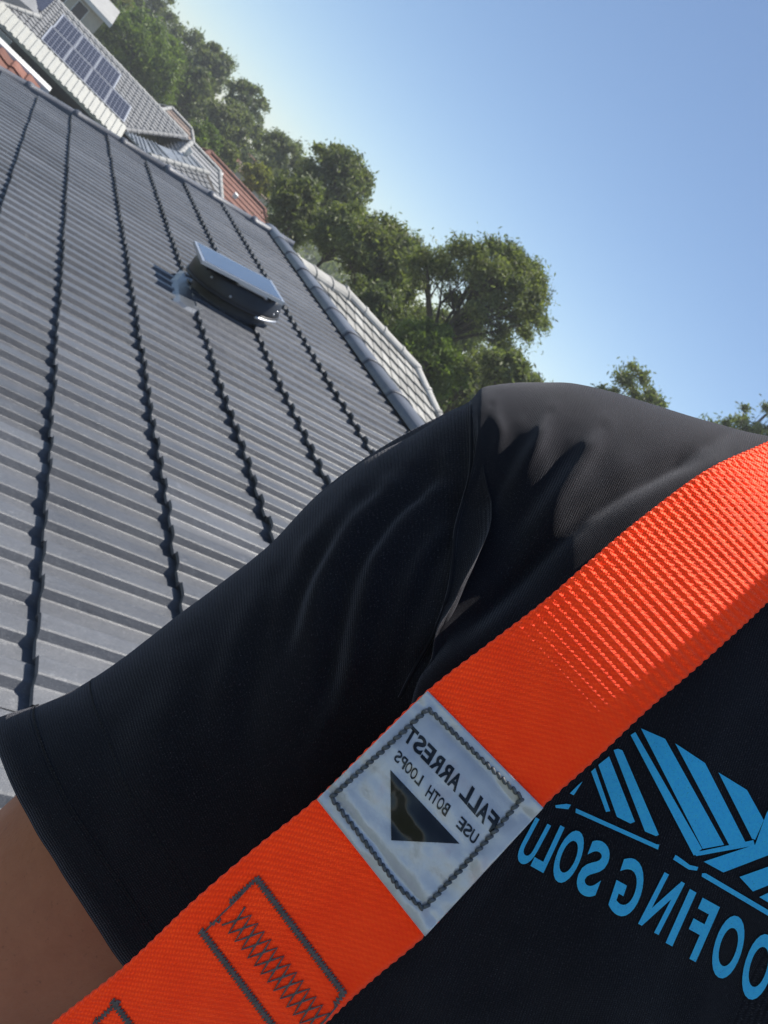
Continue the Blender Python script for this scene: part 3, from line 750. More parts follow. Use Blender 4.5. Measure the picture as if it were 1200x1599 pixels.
# ------------------------------------------------------------------ trees
def make_tree(label, name, px, py, dist, rh_px, rv_px, mat, leaves, leafsize, seed, cat='tree', base=None, clump=.30, trunk_r=None, lean=0.0, group=None, open_below=False, limbs=9):
    rg = random.Random(seed); npr = np.random.default_rng(seed)
    c = at(px, py, dist); rh = rh_px/FPX*dist; rv = rv_px/FPX*dist
    bx, by = (c.x, c.y) if base is None else base
    leaves = int(leaves*1.35); leafsize *= .82
    root = thing(name, label, cat, (bx, by, 0), group)
    fork = Vector((bx+(c.x-bx)*.75, by+(c.y-by)*.75, max(.5, c.z-rv*.95)))
    tr = trunk_r or max(.07, rv*.06)
    bm = bmesh.new()
    p0 = Vector((bx, by, -.1)); mid = p0.lerp(fork, .5)+Vector((rg.uniform(-.15, .15), rg.uniform(-.15, .15), 0))*rv*.3
    add_tube(bm, [p0, p0.lerp(mid, .5), mid, fork], [tr*1.35, tr*1.1, tr, tr*.85], 8)
    # clump centres: mostly on the shell of an uneven ellipsoid, some inside
    cl = []
    for i in range(int(limbs*7)):
        d = Vector((rg.gauss(0, 1), rg.gauss(0, 1), rg.gauss(0, 1))).normalized()
        rr = (rg.uniform(.80, 1.0) if rg.random() < .72 else rg.uniform(.35, .8))
        bul = 1 + .22*mnoise.noise(d*1.9+Vector((seed*3.1, 0, 0)))
        p = c + Vector((d.x*rh, d.y*rh, d.z*rv))*rr*bul
        if d.z < -.55 and rg.random() < .5: continue
        if open_below and (d.z < -.35 or (d.z < .25 and rg.random() < .55) or rr < .6): continue
        cl.append(p)
    lim = bmesh.new()
    k = 0
    for i in range(limbs):
        tgt = cl[rg.randrange(len(cl))]; m = fork.lerp(tgt, .5)+Vector((rg.uniform(-1, 1), rg.uniform(-1, 1), rg.uniform(-.2, .8)))*rh*.12
        add_tube(bm, [fork.lerp(p0, .03), fork.lerp(m, .5)+Vector((0, 0, .05*rv)), m, tgt], [tr*.62, tr*.45, tr*.3, tr*.08], 6)
        for q in range(4):
            t2 = min(cl, key=lambda z: (z-m).length+rg.uniform(0, rh*.9))
            add_tube(bm, [m, m.lerp(t2, .5)+Vector((0, 0, .04*rv)), t2], [tr*.22, tr*.14, tr*.04], 4)
    for t2 in cl:                                    # a twig to each clump, so that gaps show wood
        m = fork.lerp(c, rg.uniform(.3, 1.0))
        add_tube(bm, [m, m.lerp(t2, .55)+Vector((0, 0, .03*rv)), t2], [tr*.16, tr*.10, tr*.03], 4)
    t = reparent(obj('trunk', bm, M['bark'], smooth=True), root)
    # leaves
    per = max(6, leaves//len(cl)); cc = np.repeat(np.array([list(p) for p in cl]), per, axis=0); m = len(cc)
    sz = npr.uniform(.55, 1.4, len(cl)).repeat(per)
    off = npr.normal(0, 1, (m, 3)); off /= np.linalg.norm(off, axis=1)[:, None]; off *= np.abs(npr.normal(0, .62, m))[:, None]
    off[:, 2] *= .60
    off[:, 2] -= .25*np.hypot(off[:, 0], off[:, 1])**2
    pos = cc + off*(clump*rh*sz)[:, None]
    a = npr.normal(0, 1, (m, 3)); a[:, 2] -= .35; a /= np.linalg.norm(a, axis=1)[:, None]
    b = npr.normal(0, 1, (m, 3)); b -= a*(a*b).sum(1)[:, None]; b /= np.linalg.norm(b, axis=1)[:, None]
    ls = leafsize*npr.uniform(.6, 1.4, m)[:, None]
    V = np.stack([pos-a*ls, pos+b*ls*.34, pos+a*ls, pos-b*ls*.34], axis=1).reshape(-1, 3)
    me = bpy.data.meshes.new('crown'); me.vertices.add(4*m); me.vertices.foreach_set('co', V.ravel())
    me.loops.add(4*m); me.loops.foreach_set('vertex_index', np.arange(4*m)); me.polygons.add(m)
    me.polygons.foreach_set('loop_start', np.arange(m)*4); me.update(calc_edges=True); me.validate()
    o = link_mesh('crown', me, mat, None); reparent(o, root)
    return root

TREES = [
 # label, name, px, py, dist, rh, rv, mat, leaves, leafsize, seed, kwargs
 ('rounded bright green bushy tree directly behind the solar panel roof', 'bushy_tree', 214, 88, 58, 74, 58, 'leaf_lime', 26000, .17, 1, dict(clump=.30, limbs=14)),
 ('yellow-green tree at the top edge beside the cream house', 'tree', 180, 8, 66, 26, 30, 'leaf_yellow', 7000, .17, 2, {}),
 ('dark gum tree at the top edge behind the bright bush', 'gum_tree', 236, 18, 74, 42, 48, 'leaf_hazed', 12000, .20, 3, {}),
 ('hillside gum just right of the bright bush', 'gum_tree', 290, 92, 70, 48, 40, 'leaf_hazed', 14000, .20, 4, {}),
 ('tall sunlit gum whose rounded top stands against the sky above the brown roof', 'gum_tree', 326, 112, 66, 36, 42, 'leaf_hazed', 14000, .19, 5, {}),
 ('dense dark tree below the tall hillside gum', 'tree', 300, 150, 62, 36, 42, 'leaf_olive', 12000, .18, 6, {}),
 ('wispy gum with one feathery branch reaching into the sky', 'gum_tree', 384, 166, 60, 34, 34, 'leaf_hazed', 7000, .18, 7, dict(limbs=12, clump=.22)),
 ('rounded grey-green gum in the middle of the hillside', 'gum_tree', 362, 206, 58, 46, 44, 'leaf_hazed', 16000, .18, 8, {}),
 ('soft grey-green gum left of the leaning gum', 'gum_tree', 432, 258, 52, 44, 44, 'leaf_hazed', 14000, .16, 9, {}),
 ('tall gum with a slanting dark trunk and an open rounded crown', 'gum_tree', 518, 292, 38, 58, 66, 'leaf_gum', 24000, .13, 10, dict(limbs=14, trunk_r=.16)),
 ('pale feathery tree in front of the slanting gum trunk', 'tree', 462, 330, 32, 50, 46, 'leaf_pale', 14000, .12, 11, {}),
 ('low leafy tree rising right behind the grey hip cap', 'tree', 540, 372, 30, 46, 46, 'leaf_gum', 14000, .11, 12, {}),
 ('mid green gum between the slanting gum and the largest tree', 'gum_tree', 600, 408, 29, 72, 66, 'leaf_gum', 26000, .115, 13, dict(limbs=14)),
 ('largest tree, open crown with dark fanning limbs behind grey roof', 'spreading_tree', 742, 474, 24, 100, 106, 'leaf_gum', 56000, .075, 14, dict(limbs=22, clump=.24, trunk_r=.13, open_below=True)),
 ('dense green tree low in front of the largest tree trunk', 'tree', 668, 556, 22.5, 58, 52, 'leaf_lime', 22000, .08, 15, {}),
 ('leafy tree at the foot of the largest tree next to the shoulder', 'tree', 800, 590, 22.0, 54, 40, 'leaf_gum', 14000, .09, 16, {}),
 ('small lone treetop rising just above the shoulder', 'tree', 916, 690, 27, 84, 142, 'leaf_gum', 22000, .085, 17, dict(clump=.22, limbs=16)),
 ('thin treetop at the right edge above the orange strap', 'tree', 1150, 705, 26, 60, 110, 'leaf_olive', 13000, .085, 18, dict(clump=.22, limbs=12)),
 ('tiny treetop tip showing over the shirt between lone treetop and strap', 'tree', 1080, 736, 28, 55, 100, 'leaf_gum', 12000, .09, 19, {}),
 ('yellow-green palm-like bush right of the terracotta roof', 'bush', 404, 280, 48, 24, 22, 'leaf_yellow', 5000, .15, 20, dict(cat='bush')),
 ('green shrub beside the brown rounded roof', 'bush', 318, 220, 52, 26, 24, 'leaf_lime', 6000, .15, 21, dict(cat='bush')),
 ('olive shrub between the brown roof and terracotta roof', 'bush', 350, 240, 54, 26, 22, 'leaf_gum', 6000, .15, 22, dict(cat='bush')),
 ('dark leafy bush filling the gap beneath the largest tree', 'bush', 640, 545, 27, 60, 44, 'leaf_olive', 14000, .10, 24, dict(cat='bush')),
 ('broad dark tree standing behind the largest tree', 'tree', 700, 560, 31, 84, 62, 'leaf_olive', 24000, .11, 26, {}),
 ('low olive bush behind the shoulder under the largest tree', 'bush', 735, 610, 28, 60, 40, 'leaf_gum', 12000, .10, 25, dict(cat='bush')),
 ('dark shrub under the largest tree near the roof corner', 'bush', 590, 470, 26, 40, 30, 'leaf_olive', 9000, .10, 23, dict(cat='bush')),
]
for lab, nm, px, py, d, rh, rv, mt, nl, ls, sd, kw in TREES:
    make_tree(lab, nm, px, py, d, rh, rv, M[mt], nl, ls, sd, **kw)
def far_woods():
    npr = np.random.default_rng(99); cc = []
    for i in range(420):
        x = npr.uniform(-60, 130); y = npr.uniform(85, 130); cc.append((x, y, npr.uniform(.5, 6.5)))
    cc = np.array(cc); per = 90; m = len(cc)*per
    off = npr.normal(0, 1, (m, 3)); off /= np.linalg.norm(off, axis=1)[:, None]; off *= (npr.uniform(0, 1, m)**.4)[:, None]
    pos = cc.repeat(per, 0) + off*np.array([2.6, 2.6, 2.2]); pos[:, 2] = np.abs(pos[:, 2])
    a = npr.normal(0, 1, (m, 3)); a /= np.linalg.norm(a, axis=1)[:, None]; b = npr.normal(0, 1, (m, 3)); b -= a*(a*b).sum(1)[:, None]; b /= np.linalg.norm(b, axis=1)[:, None]
    V = np.stack([pos-a*.45, pos+b*.2, pos+a*.45, pos-b*.2], axis=1).reshape(-1, 3)
    me = bpy.data.meshes.new('woods'); me.vertices.add(4*m); me.vertices.foreach_set('co', V.ravel())
    me.loops.add(4*m); me.loops.foreach_set('vertex_index', np.arange(4*m)); me.polygons.add(m)
    me.polygons.foreach_set('loop_start', np.arange(m)*4); me.update(calc_edges=True); me.validate()
    stuff(link_mesh('woods', me, M['leaf_olive']))
far_woods()

# ------------------------------------------------------------------ the person
def interp(keys, n):                                # Catmull-Rom through control rows
    keys = np.array(keys, float); out = []
    m = len(keys)
    for i in range(n):
        t = i/(n-1)*(m-1); k = min(int(t), m-2); f = t-k
        p0, p1, p2, p3 = keys[max(k-1, 0)], keys[k], keys[k+1], keys[min(k+2, m-1)]
        out.append(.5*((2*p1)+(-p0+p2)*f+(2*p0-5*p1+4*p2-p3)*f*f+(-p0+3*p1-3*p2+p3)*f**3))
    return np.array(out)

# strap edges in the photograph: (left edge px,py, right edge px,py, distance)
STRAP = [(-60, 1722, 190, 1930, .262), (80, 1602, 318, 1785, .254), (190, 1515, 420, 1690, .249), (300, 1411, 520, 1590, .247), (400, 1325, 585, 1530, .248), (495, 1249, 665, 1462, .250),
         (580, 1165, 757, 1360, .253), (668, 1080, 848, 1262, .257), (760, 1009, 930, 1188, .260), (850, 940, 1010, 1112, .265), (930, 870, 1090, 1043, .272), (1000, 811, 1165, 975, .281), (1100, 737, 1250, 896, .297),
         (1180, 698, 1335, 838, .316), (1245, 672, 1400, 800, .338), (1310, 660, 1450, 780, .360), (1390, 690, 1500, 790, .390), (1440, 760, 1540, 840, .420)]
SROW = interp(STRAP, 700)
def strap_pts(nu):
    rows = []
    for r in SROW:
        L = at(r[0], r[1], r[4]); Rr = at(r[2], r[3], r[4]*.995); rows.append((L, Rr))
    return rows

# shirt: rings that run from the sleeve hem over the shoulder to the middle of the chest
# top px,py,z | bottom px,py,z | bow px,py | front depth, back depth | squareness
SH = [
 (   2, 1121, .372,  330, 1640, .362, -46,  0, .060, .060, .95),
 ( 112, 1078, .370,  410, 1560, .358, -40,  0, .062, .060, .95),
 ( 250,  986, .368,  475, 1500, .356, -28,  0, .064, .062, .92),
 ( 400,  870, .366,  540, 1440, .354, -20,  0, .064, .064, .92),
 ( 500,  768, .365,  592, 1405, .354, -10,  0, .064, .066, .92),
 ( 600,  696, .364,  628, 1385, .354,   0,  0, .065, .070, .92),
 ( 690,  648, .363,  650, 1380, .354,   0,  0, .067, .078, .92),
 ( 731,  628, .363,  640, 1400, .355,   0,  0, .070, .085, .94),
 ( 752,  607, .363,  600, 1440, .355,   0,  0, .072, .090, .96),
 ( 775,  601, .364,  540, 1520, .356,   0,  0, .076, .095, .98),
 ( 805,  599, .365,  460, 1650, .358,   0,  0, .081, .105, 1.0),
 ( 855,  599, .366,  375, 1800, .360,   0,  0, .087, .112, 1.0),
 ( 925,  606, .367,  330, 1910, .362,   0,  0, .092, .118, 1.0),
 (1000,  625, .368,  420, 1960, .363,   0,  0, .097, .122, 1.0),
 (1080,  650, .369,  560, 1990, .364,   0,  0, .101, .126, 1.0),
 (1150,  670, .370,  700, 2020, .365,   0,  0, .104, .128, 1.0),
 (1240,  690, .372,  800, 2060, .365,   0,  0, .107, .130, .98),
 (1350,  720, .375,  880, 2090, .366,   0,  0, .108, .130, .98),
 (1480,  800, .370,  930, 2110, .366,   0,  0, .106, .130, .96),
]
# folds seen on the shirt: polyline px, width px, height m (minus = crease)
FOLDS = [
 ([(735, 640), (700, 760), (660, 900), (625, 1040), (600, 1120)], 15, -.0016),     # armhole seam valley
 ([(690, 720), (635, 785), (590, 870), (560, 980), (545, 1100)], 17, .0030),
 ([(690, 690), (600, 795), (545, 905), (515, 1040), (505, 1130)], 16, -.0030),
 ([(640, 720), (560, 805), (505, 905), (470, 1020)], 17, .0029),
 ([(600, 740), (520, 830), (465, 935), (430, 1060)], 16, -.0025),
 ([(555, 775), (480, 865), (420, 980)], 18, .0023), ([(690, 780), (650, 870), (622, 980)], 12, .0022),
 ([(768, 632), (782, 676), (770, 724)], 10, .0022),                               # lit fingers that hang from the shoulder line
 ([(812, 656), (806, 700), (782, 750), (750, 810)], 13, -.0014),
 ([(860, 646), (838, 698), (797, 764)], 12, .0034),
 ([(892, 684), (862, 738), (822, 795), (785, 850)], 14, -.0020),
 ([(940, 672), (900, 740), (855, 798), (822, 842)], 16, .0036),
 ([(1100, 706), (1050, 727), (980, 762), (920, 798), (860, 852), (790, 922), (700, 1012)], 14, -.0042),   # long crease to the neck
 ([(1150, 712), (1060, 754), (980, 800), (900, 860), (830, 925), (740, 1000), (660, 1070)], 20, .0026),
 ([(640, 1060), (700, 990), (760, 930)], 14, -.003),
 ([(480, 850), (420, 960), (385, 1100), (380, 1220)], 22, -.0018), ([(430, 900), (370, 1010), (335, 1140)], 22, .0018), ([(560, 1010), (520, 1110), (470, 1200)], 15, .0018),
 ([(300, 1000), (250, 1150), (240, 1300)], 40, .0016), ([(180, 1090), (160, 1230), (170, 1360)], 30, -.0010),
]
# the body's own right (towards the neck) and middle plane
MID_P = at(1480, 800, .40); MID_N = (R @ Vector((.94, -.35, -.05))).normalized()
def seg_d(P, a, b):
    ab = b-a; t = np.clip(((P-a) @ ab)/(ab @ ab), 0, 1); q = a+t[:, None]*ab
    return np.hypot(*(P-q).T)
def build_shirt():
    NS, NP = 330, 300
    rows = interp(SH, NS)
    fwd = (R @ Vector((0, 0, 1)))                   # towards the camera
    V = np.zeros((NS, NP, 3)); front = np.zeros((NS, NP), bool)
    # half the points on the front (even in arc), half on the back
    nf = int(NP*.62)
    phis = np.concatenate([np.linspace(0, math.pi, nf, endpoint=False), np.linspace(math.pi, 2*math.pi, NP-nf, endpoint=False)])
    for i, r in enumerate(rows):
        T = at(r[0], r[1], r[2]); B = at(r[3], r[4], r[5]); mid = (T+B)/2; hv = (T-B)/2
        vd = (mid-EYE).normalized(); bow = (at(600+r[6], 800+r[7], r[2])-at(600, 800, r[2]))
        for j, ph in enumerate(phis):
            s = math.sin(ph); c = math.cos(ph); e = r[10]
            p = mid + hv*c; v0 = (p-EYE).normalized()
            V[i, j] = p + (-v0*r[8]+bow*1.0)*(s**e) if s >= 0 else p + (v0*r[9]-bow)*((-s)**e); front[i, j] = ph < math.pi
    flat = V.reshape(-1, 3); ff = front.ravel()
    # project, fold, and clear the strap
    Rn = np.array(R); eye = np.array(EYE)
    C = (flat-eye) @ Rn; z = -C[:, 2]; px = 600+C[:, 0]/z*FPX; py = 800-C[:, 1]/z*FPX
    P = np.stack([px, py], 1); disp = np.zeros(len(flat))
    for pl, w, h in FOLDS:
        pl = [np.array(q, float) for q in pl]; d = np.full(len(flat), 1e9)
        for a, b in zip(pl, pl[1:]): d = np.minimum(d, seg_d(P, a, b))
        e0 = np.hypot(*(P-pl[0]).T); e1 = np.hypot(*(P-pl[-1]).T)
        fade = np.clip(e1/70, 0, 1)*np.clip(e0/40, 0, 1)
        disp += h*np.exp(-(d/w)**2)*fade
    # the cloth falls away from the shoulder line towards the sleeve seam
    la, lb = np.array([812., 610.]), np.array([905., 880.]); ld = (lb-la)/np.hypot(*(lb-la))
    dl = -((P[:, 0]-la[0])*(-ld[1])+(P[:, 1]-la[1])*ld[0])*-1.0
    rp = np.clip(dl/135, 0, 1); rp = rp*rp*(3-2*rp); dp = np.clip((py-640)/120, 0, 1)
    fl = np.clip((px-540)/170, 0, 1); fl = fl*fl*(3-2*fl); fd = np.clip((1030-py)/260, 0, 1); fd = fd*fd*(3-2*fd)
    disp -= .0135*rp*dp*fl*fd
    for k in range(len(flat)):
        q = Vector((px[k]*.006, py[k]*.006, 0)); disp[k] += .0016*mnoise.noise(q)+.0006*mnoise.noise(q*3.1)
    disp *= ff
    # normals of the grid
    du = np.gradient(V, axis=0); dv = np.roll(V, -1, 1)-np.roll(V, 1, 1); nrm = np.cross(du, dv).reshape(-1, 3)
    nl = np.linalg.norm(nrm, axis=1); nrm /= np.maximum(nl, 1e-9)[:, None]
    cdir = eye-flat; sgn = np.sign((nrm*cdir).sum(1)); 
    sgn = np.where(ff, 1.0, sgn)
    ref = nrm[(NS//3)*NP+nf//2]; rs = np.sign(ref @ (eye-flat[(NS//3)*NP+nf//2])); nrm *= rs
    flat = flat + nrm*disp[:, None]
    # where the strap crosses, the cloth lies behind it
    C = (flat-eye) @ Rn; z = -C[:, 2]; px = 600+C[:, 0]/z*FPX; py = 800-C[:, 1]/z*FPX; P = np.stack([px, py], 1)
    sr = SROW[::4]; cx = (sr[:, :2]+sr[:, 2:4])/2; half = np.hypot(*(sr[:, 2:4]-sr[:, :2]).T)/2
    idx = np.where(ff & (px > -100) & (px < 1600) & (py > 500) & (py < 1950))[0]
    for k in idx:
        d = np.hypot(cx[:, 0]-px[k], cx[:, 1]-py[k]); m = int(d.argmin())
        a = cx[min(m+1, len(cx)-1)]-cx[max(m-1, 0)]; a = a/np.hypot(*a); lat = abs(a[0]*(P[k, 1]-cx[m, 1])-a[1]*(P[k, 0]-cx[m, 0]))
        zs = sr[m, 4]+.0035
        w = np.clip((half[m]+70-lat)/70, 0, 1); w = w*w*(3-2*w)
        lim = zs-(1-w)*.10
        if z[k] < lim: flat[k] = eye+(flat[k]-eye)*(lim/z[k])
        elif z[k] > zs+.004 and lat < half[m]+30:
            w2 = np.clip((half[m]+30-lat)/60, 0, 1)*.6*np.clip((px[k]-640)/200, 0, 1)
            flat[k] = eye+(flat[k]-eye)*((z[k]*(1-w2)+(zs+.004)*w2)/z[k])
    V = flat.reshape(NS, NP, 3)
    for it in range(2):                              # relax
        V[1:-1] = V[1:-1]*.5 + (V[:-2]+V[2:])[...]*.125 + (np.roll(V, 1, 1)+np.roll(V, -1, 1))[1:-1]*.125
    # mirrored half
    n = np.array(MID_N); p0 = np.array(MID_P)
    Vm = V - 2*((V-p0) @ n)[..., None]*n
    VV = np.concatenate([V, Vm[::-1]], 0)
    return V, VV, NP, nf
SHV, SHALL, NP_, NF_ = build_shirt()
def grid_mesh(name, G, wrap=True, uvscale=None):
    a, b = G.shape[:2]; me = bpy.data.meshes.new(name)
    nb = b if wrap else b-1
    I, J = np.meshgrid(np.arange(a-1), np.arange(nb), indexing='ij'); J2 = (J+1) % b
    F = np.stack([I*b+J, (I+1)*b+J, (I+1)*b+J2, I*b+J2], -1).reshape(-1, 4)
    me.vertices.add(a*b); me.vertices.foreach_set('co', G.reshape(-1, 3).ravel())
    me.loops.add(len(F)*4); me.loops.foreach_set('vertex_index', F.ravel()); me.polygons.add(len(F)); me.polygons.foreach_set('loop_start', np.arange(len(F))*4)
    me.update(calc_edges=True)
    lu = np.concatenate([[0], np.cumsum(np.linalg.norm(np.diff(G, axis=0), axis=2).mean(1))])
    lv = np.concatenate([np.zeros((a, 1)), np.cumsum(np.linalg.norm(np.diff(G, axis=1), axis=2), 1)], 1)
    uvl = me.uv_layers.new(name='UVMap')
    UU = np.stack([I, I+1, I+1, I], -1).reshape(-1); VVi = np.stack([J, J, J+1, J+1], -1).reshape(-1)
    lvx = np.concatenate([lv, lv[:, -1:]+np.linalg.norm(G[:, :1]-G[:, -1:], axis=2)], 1)
    uv = np.stack([lu[UU], lvx[UU, VVi]], 1); uvl.data.foreach_set('uv', uv.astype(np.float32).ravel())
    me.polygons.foreach_set('use_smooth', [True]*len(F)); return me

def build_person():
    pel = Vector(MID_P) + R @ Vector((-.35, -.94, 0))*.46 + R @ Vector((0, 0, -.02))
    def roofz(x, y): return EYE.z - H/math.cos(PITCH) + math.tan(PITCH)*x + .05
    hr_ = Vector((MID_N.x, MID_N.y, 0)).normalized(); fw = Vector((0, 0, 1)).cross(hr_); fw = fw if fw.dot(R @ Vector((0, 0, 1))) > 0 else -fw
    base = Vector((pel.x, pel.y, roofz(pel.x, pel.y)))
    person = thing('person', 'person in a black T-shirt with bare upper arm, standing on the roof', 'person', base)
    me = grid_mesh('shirt', SHALL); shirt = reparent(link_mesh('shirt', me, M['shirt']), person)
    # hem: a folded band round the sleeve opening, with two lines of stitches
    n = SHV.shape[0]
    def ring(i): return SHV[i]
    band = []
    cen = lambda i: SHV[i].mean(0)
    for i, k in ((10, 1.004), (5, 1.0105), (0, 1.012), (0, .985), (6, .96)):
        band.append(cen(i)+(SHV[i]-cen(i))*k - ((SHV[2]-SHV[0]).mean(0)*.6 if k in (1.012, .985) else 0))
    hm = grid_mesh('sleeve_hem', np.array(band)); h = link_mesh('sleeve_hem', hm, M['shirt']); h.parent = shirt
    bm = bmesh.new()
    for i, k in ((11, 1.008), (23, 1.001)):
        G = cen(i)+(SHV[i]-cen(i))*k
        for j in range(0, NF_, 2):
            a = Vector(G[j]); b = Vector(G[j].tolist()).lerp(Vector(G[(j+1) % NP_]), 1.1)
            add_tube(bm, [a, b], .00035, 4)
    o = obj('hem_stitching', bm, M['seam']); o.parent = shirt
    # mirrored other hem ring
    # armhole seam: a fine ridge with thread
    # body
    T = lambda px, py, z: at(px, py, z)
    sh = T(735, 900, .372); el = T(-105, 1585, .385); wr = el + (R @ Vector((-.70, -.62, .0)))*.16 + Vector((0, 0, -.12)) ; 
    def mir(p): return p - 2*((p-MID_P).dot(MID_N))*MID_N
    upb = (R @ Vector((.35, .94, 0))); back = R @ Vector((0, 0, -1))
    nk = MID_P + back*.03
    head = EYE + R @ Vector((.414, .108, -.273))          # chin forward, looking at the phone
    verts = []; edges = []; rad = []
    def v(p, r, par=None):
        verts.append(Vector(p)); rad.append(r)
        if par is not None: edges.append((par, len(verts)-1))
        return len(verts)-1
    P0 = v(pel, .115)
    sp = v(pel.lerp(nk, .35)+back*.01, .095, P0); ch = v(pel.lerp(nk, .72), .10, sp); n0 = v(nk-upb*.02, .062, ch); n1 = v(nk.lerp(head, .42), .052, n0)
    hu = (head-nk).normalized(); hd = v(head-hu*.03, .076, n1); hd2 = v(head+hu*.05, .084, hd); v(head+hu*.10, .06, hd2)
    def hand(par, w, d, side):
        d = d.normalized(); pm = v(w+d*.05, .030, par); k = v(w+d*.085, .030, pm)
        s = side.normalized()
        for f, (o, L, r) in enumerate(((-.028, .072, .0088), (-.009, .080, .0092), (.010, .075, .0088), (.028, .058, .0078))):
            b = v(w+d*.10+s*o, r*1.15, k); c = v(w+d*(.10+L*.5)+s*o*1.1, r, b); v(w+d*(.10+L)+s*o*1.1+d.cross(s)*.018, r*.8, c)
        t = v(w+d*.045-s*.04, .011, pm); v(w+d*.08-s*.058, .0095, t)
    a1 = v(sh, .054, ch); a2 = v(sh.lerp(el, .45), .058, a1); a3 = v(sh.lerp(el, .75), .057, a2); a4 = v(el, .046, a3); a5 = v(el.lerp(wr, .3), .041, a4); a6 = v(el.lerp(wr, .75), .030, a5); a7 = v(wr, .026, a6)
    hand(a7, wr, wr-el, MID_N)
    sh2 = mir(sh); el2 = sh2 + (Vector((0, 0, -1))*.26+hr_*.15+fw*-.02); wr2 = el2 + (Vector((0, 0, -1))*.20+fw*.12+hr_*.04)
    b1 = v(sh2, .052, ch); b2 = v(sh2.lerp(el2, .5), .048, b1); b4 = v(el2, .040, b2); b5 = v(el2.lerp(wr2, .3), .041, b4); b6 = v(el2.lerp(wr2, .75), .030, b5); b7 = v(wr2, .026, b6)
    hand(b7, wr2, wr2-el2, MID_N)
    legs = []
    for s in (-1, 1):
        hp = pel + hr_*.095*s - Vector((0, 0, .05)); ft = pel + hr_*.17*s; ft = Vector((ft.x, ft.y, roofz(ft.x, ft.y)+.10))
        kn = hp.lerp(ft, .5) + fw*.06
        l1 = v(hp, .085, P0); l2 = v(hp.lerp(kn, .5), .075, l1); l3 = v(kn, .056, l2); l4 = v(kn.lerp(ft, .35), .055, l3); v(ft, .038, l4); legs.append((hp, kn, ft))
    me = bpy.data.meshes.new('body'); me.from_pydata([tuple(x-base) for x in verts], edges, [])
    body = link_mesh('body', me, M['skin'], person)
    sk = me.skin_vertices if me.skin_vertices else None
    md = body.modifiers.new('skin', 'SKIN'); md.use_smooth_shade = True
    if not me.skin_vertices:
        bmx = bmesh.new(); bmx.from_mesh(me); bmx.verts.layers.skin.verify(); bmx.to_mesh(me); bmx.free()
    for i, r in enumerate(rad): me.skin_vertices[0].data[i].radius = (r, r)
    for i in range(len(rad)): me.skin_vertices[0].data[i].use_root = (i == 0)
    ss = body.modifiers.new('sub', 'SUBSURF'); ss.levels = 2; ss.render_levels = 2
    dg = bpy.context.evaluated_depsgraph_get(); ev = bpy.data.meshes.new_from_object(body.evaluated_get(dg))
    ev.name = 'body'; body.modifiers.clear(); body.data = ev
    if not ev.materials: ev.materials.append(M['skin'])
    # face
    fc = -back; upb = (head-nk).normalized(); fc = (fc-upb*fc.dot(upb)).normalized(); hr_ = fc.cross(upb)
    def blob(name, p, r, mat, sc=(1, 1, 1)):
        bm = bmesh.new(); m = Matrix.Translation(p) @ Matrix((hr_, fc, upb)).transposed().to_4x4() @ Matrix.Diagonal((*sc, 1))
        bmesh.ops.create_uvsphere(bm, u_segments=16, v_segments=10, radius=r, matrix=m); return reparent(obj(name, bm, mat, smooth=True), person)
    hc = head+upb*.03
    for s in (-1, 1):
        blob('eye', hc+fc*.076+MID_N*.030*s-upb*.005, .008, M['hair']); blob('ear', hc+MID_N*.084*s-upb*.01+fc*.0, .026, M['skin'], (.4, .7, 1.2))
    blob('nose', hc+fc*.088-upb*.03, .016, M['skin'], (.8, 1, 1.6)); blob('mouth', hc+fc*.080-upb*.066, .018, simple('lips', (.33, .12, .10), .5), (1.3, .4, .35))
    blob('hair', hc+upb*.045-fc*.030, .092, M['hair'], (.98, 1.0, .86))
    # trousers and boots
    bm = bmesh.new()
    for hp, kn, ft in legs: add_tube(bm, [hp+Vector((0, 0, .10)), hp, hp.lerp(kn, .5), kn, kn.lerp(ft, .5), ft-Vector((0, 0, .03))], [.10, .105, .095, .078, .075, .07], 20)
    pb = pel-Vector((0, 0, .12))
    add_tube(bm, [pb, pb+Vector((0, 0, .06)), pel+upb*.02, pel+upb*.10, pel+upb*.17], [.13, .170, .175, .165, .150], 28)
    reparent(obj('trousers', bm, M['trouser'], smooth=True), person)
    for hp, kn, ft in legs:
        bm = bmesh.new(); z0 = ft-Vector((0, 0, .055))
        toe = z0+fw*.17; toe.z = roofz(toe.x, toe.y)+.055
        add_tube(bm, [ft+Vector((0, 0, .06)), ft, z0+fw*.02, z0+fw*.09, toe, toe+fw*.045], [.058, .055, .056, .050, .045, .025], 16)
        reparent(obj('boot', bm, M['boot'], smooth=True), person)
    return person, shirt
PERSON, SHIRT = build_person()

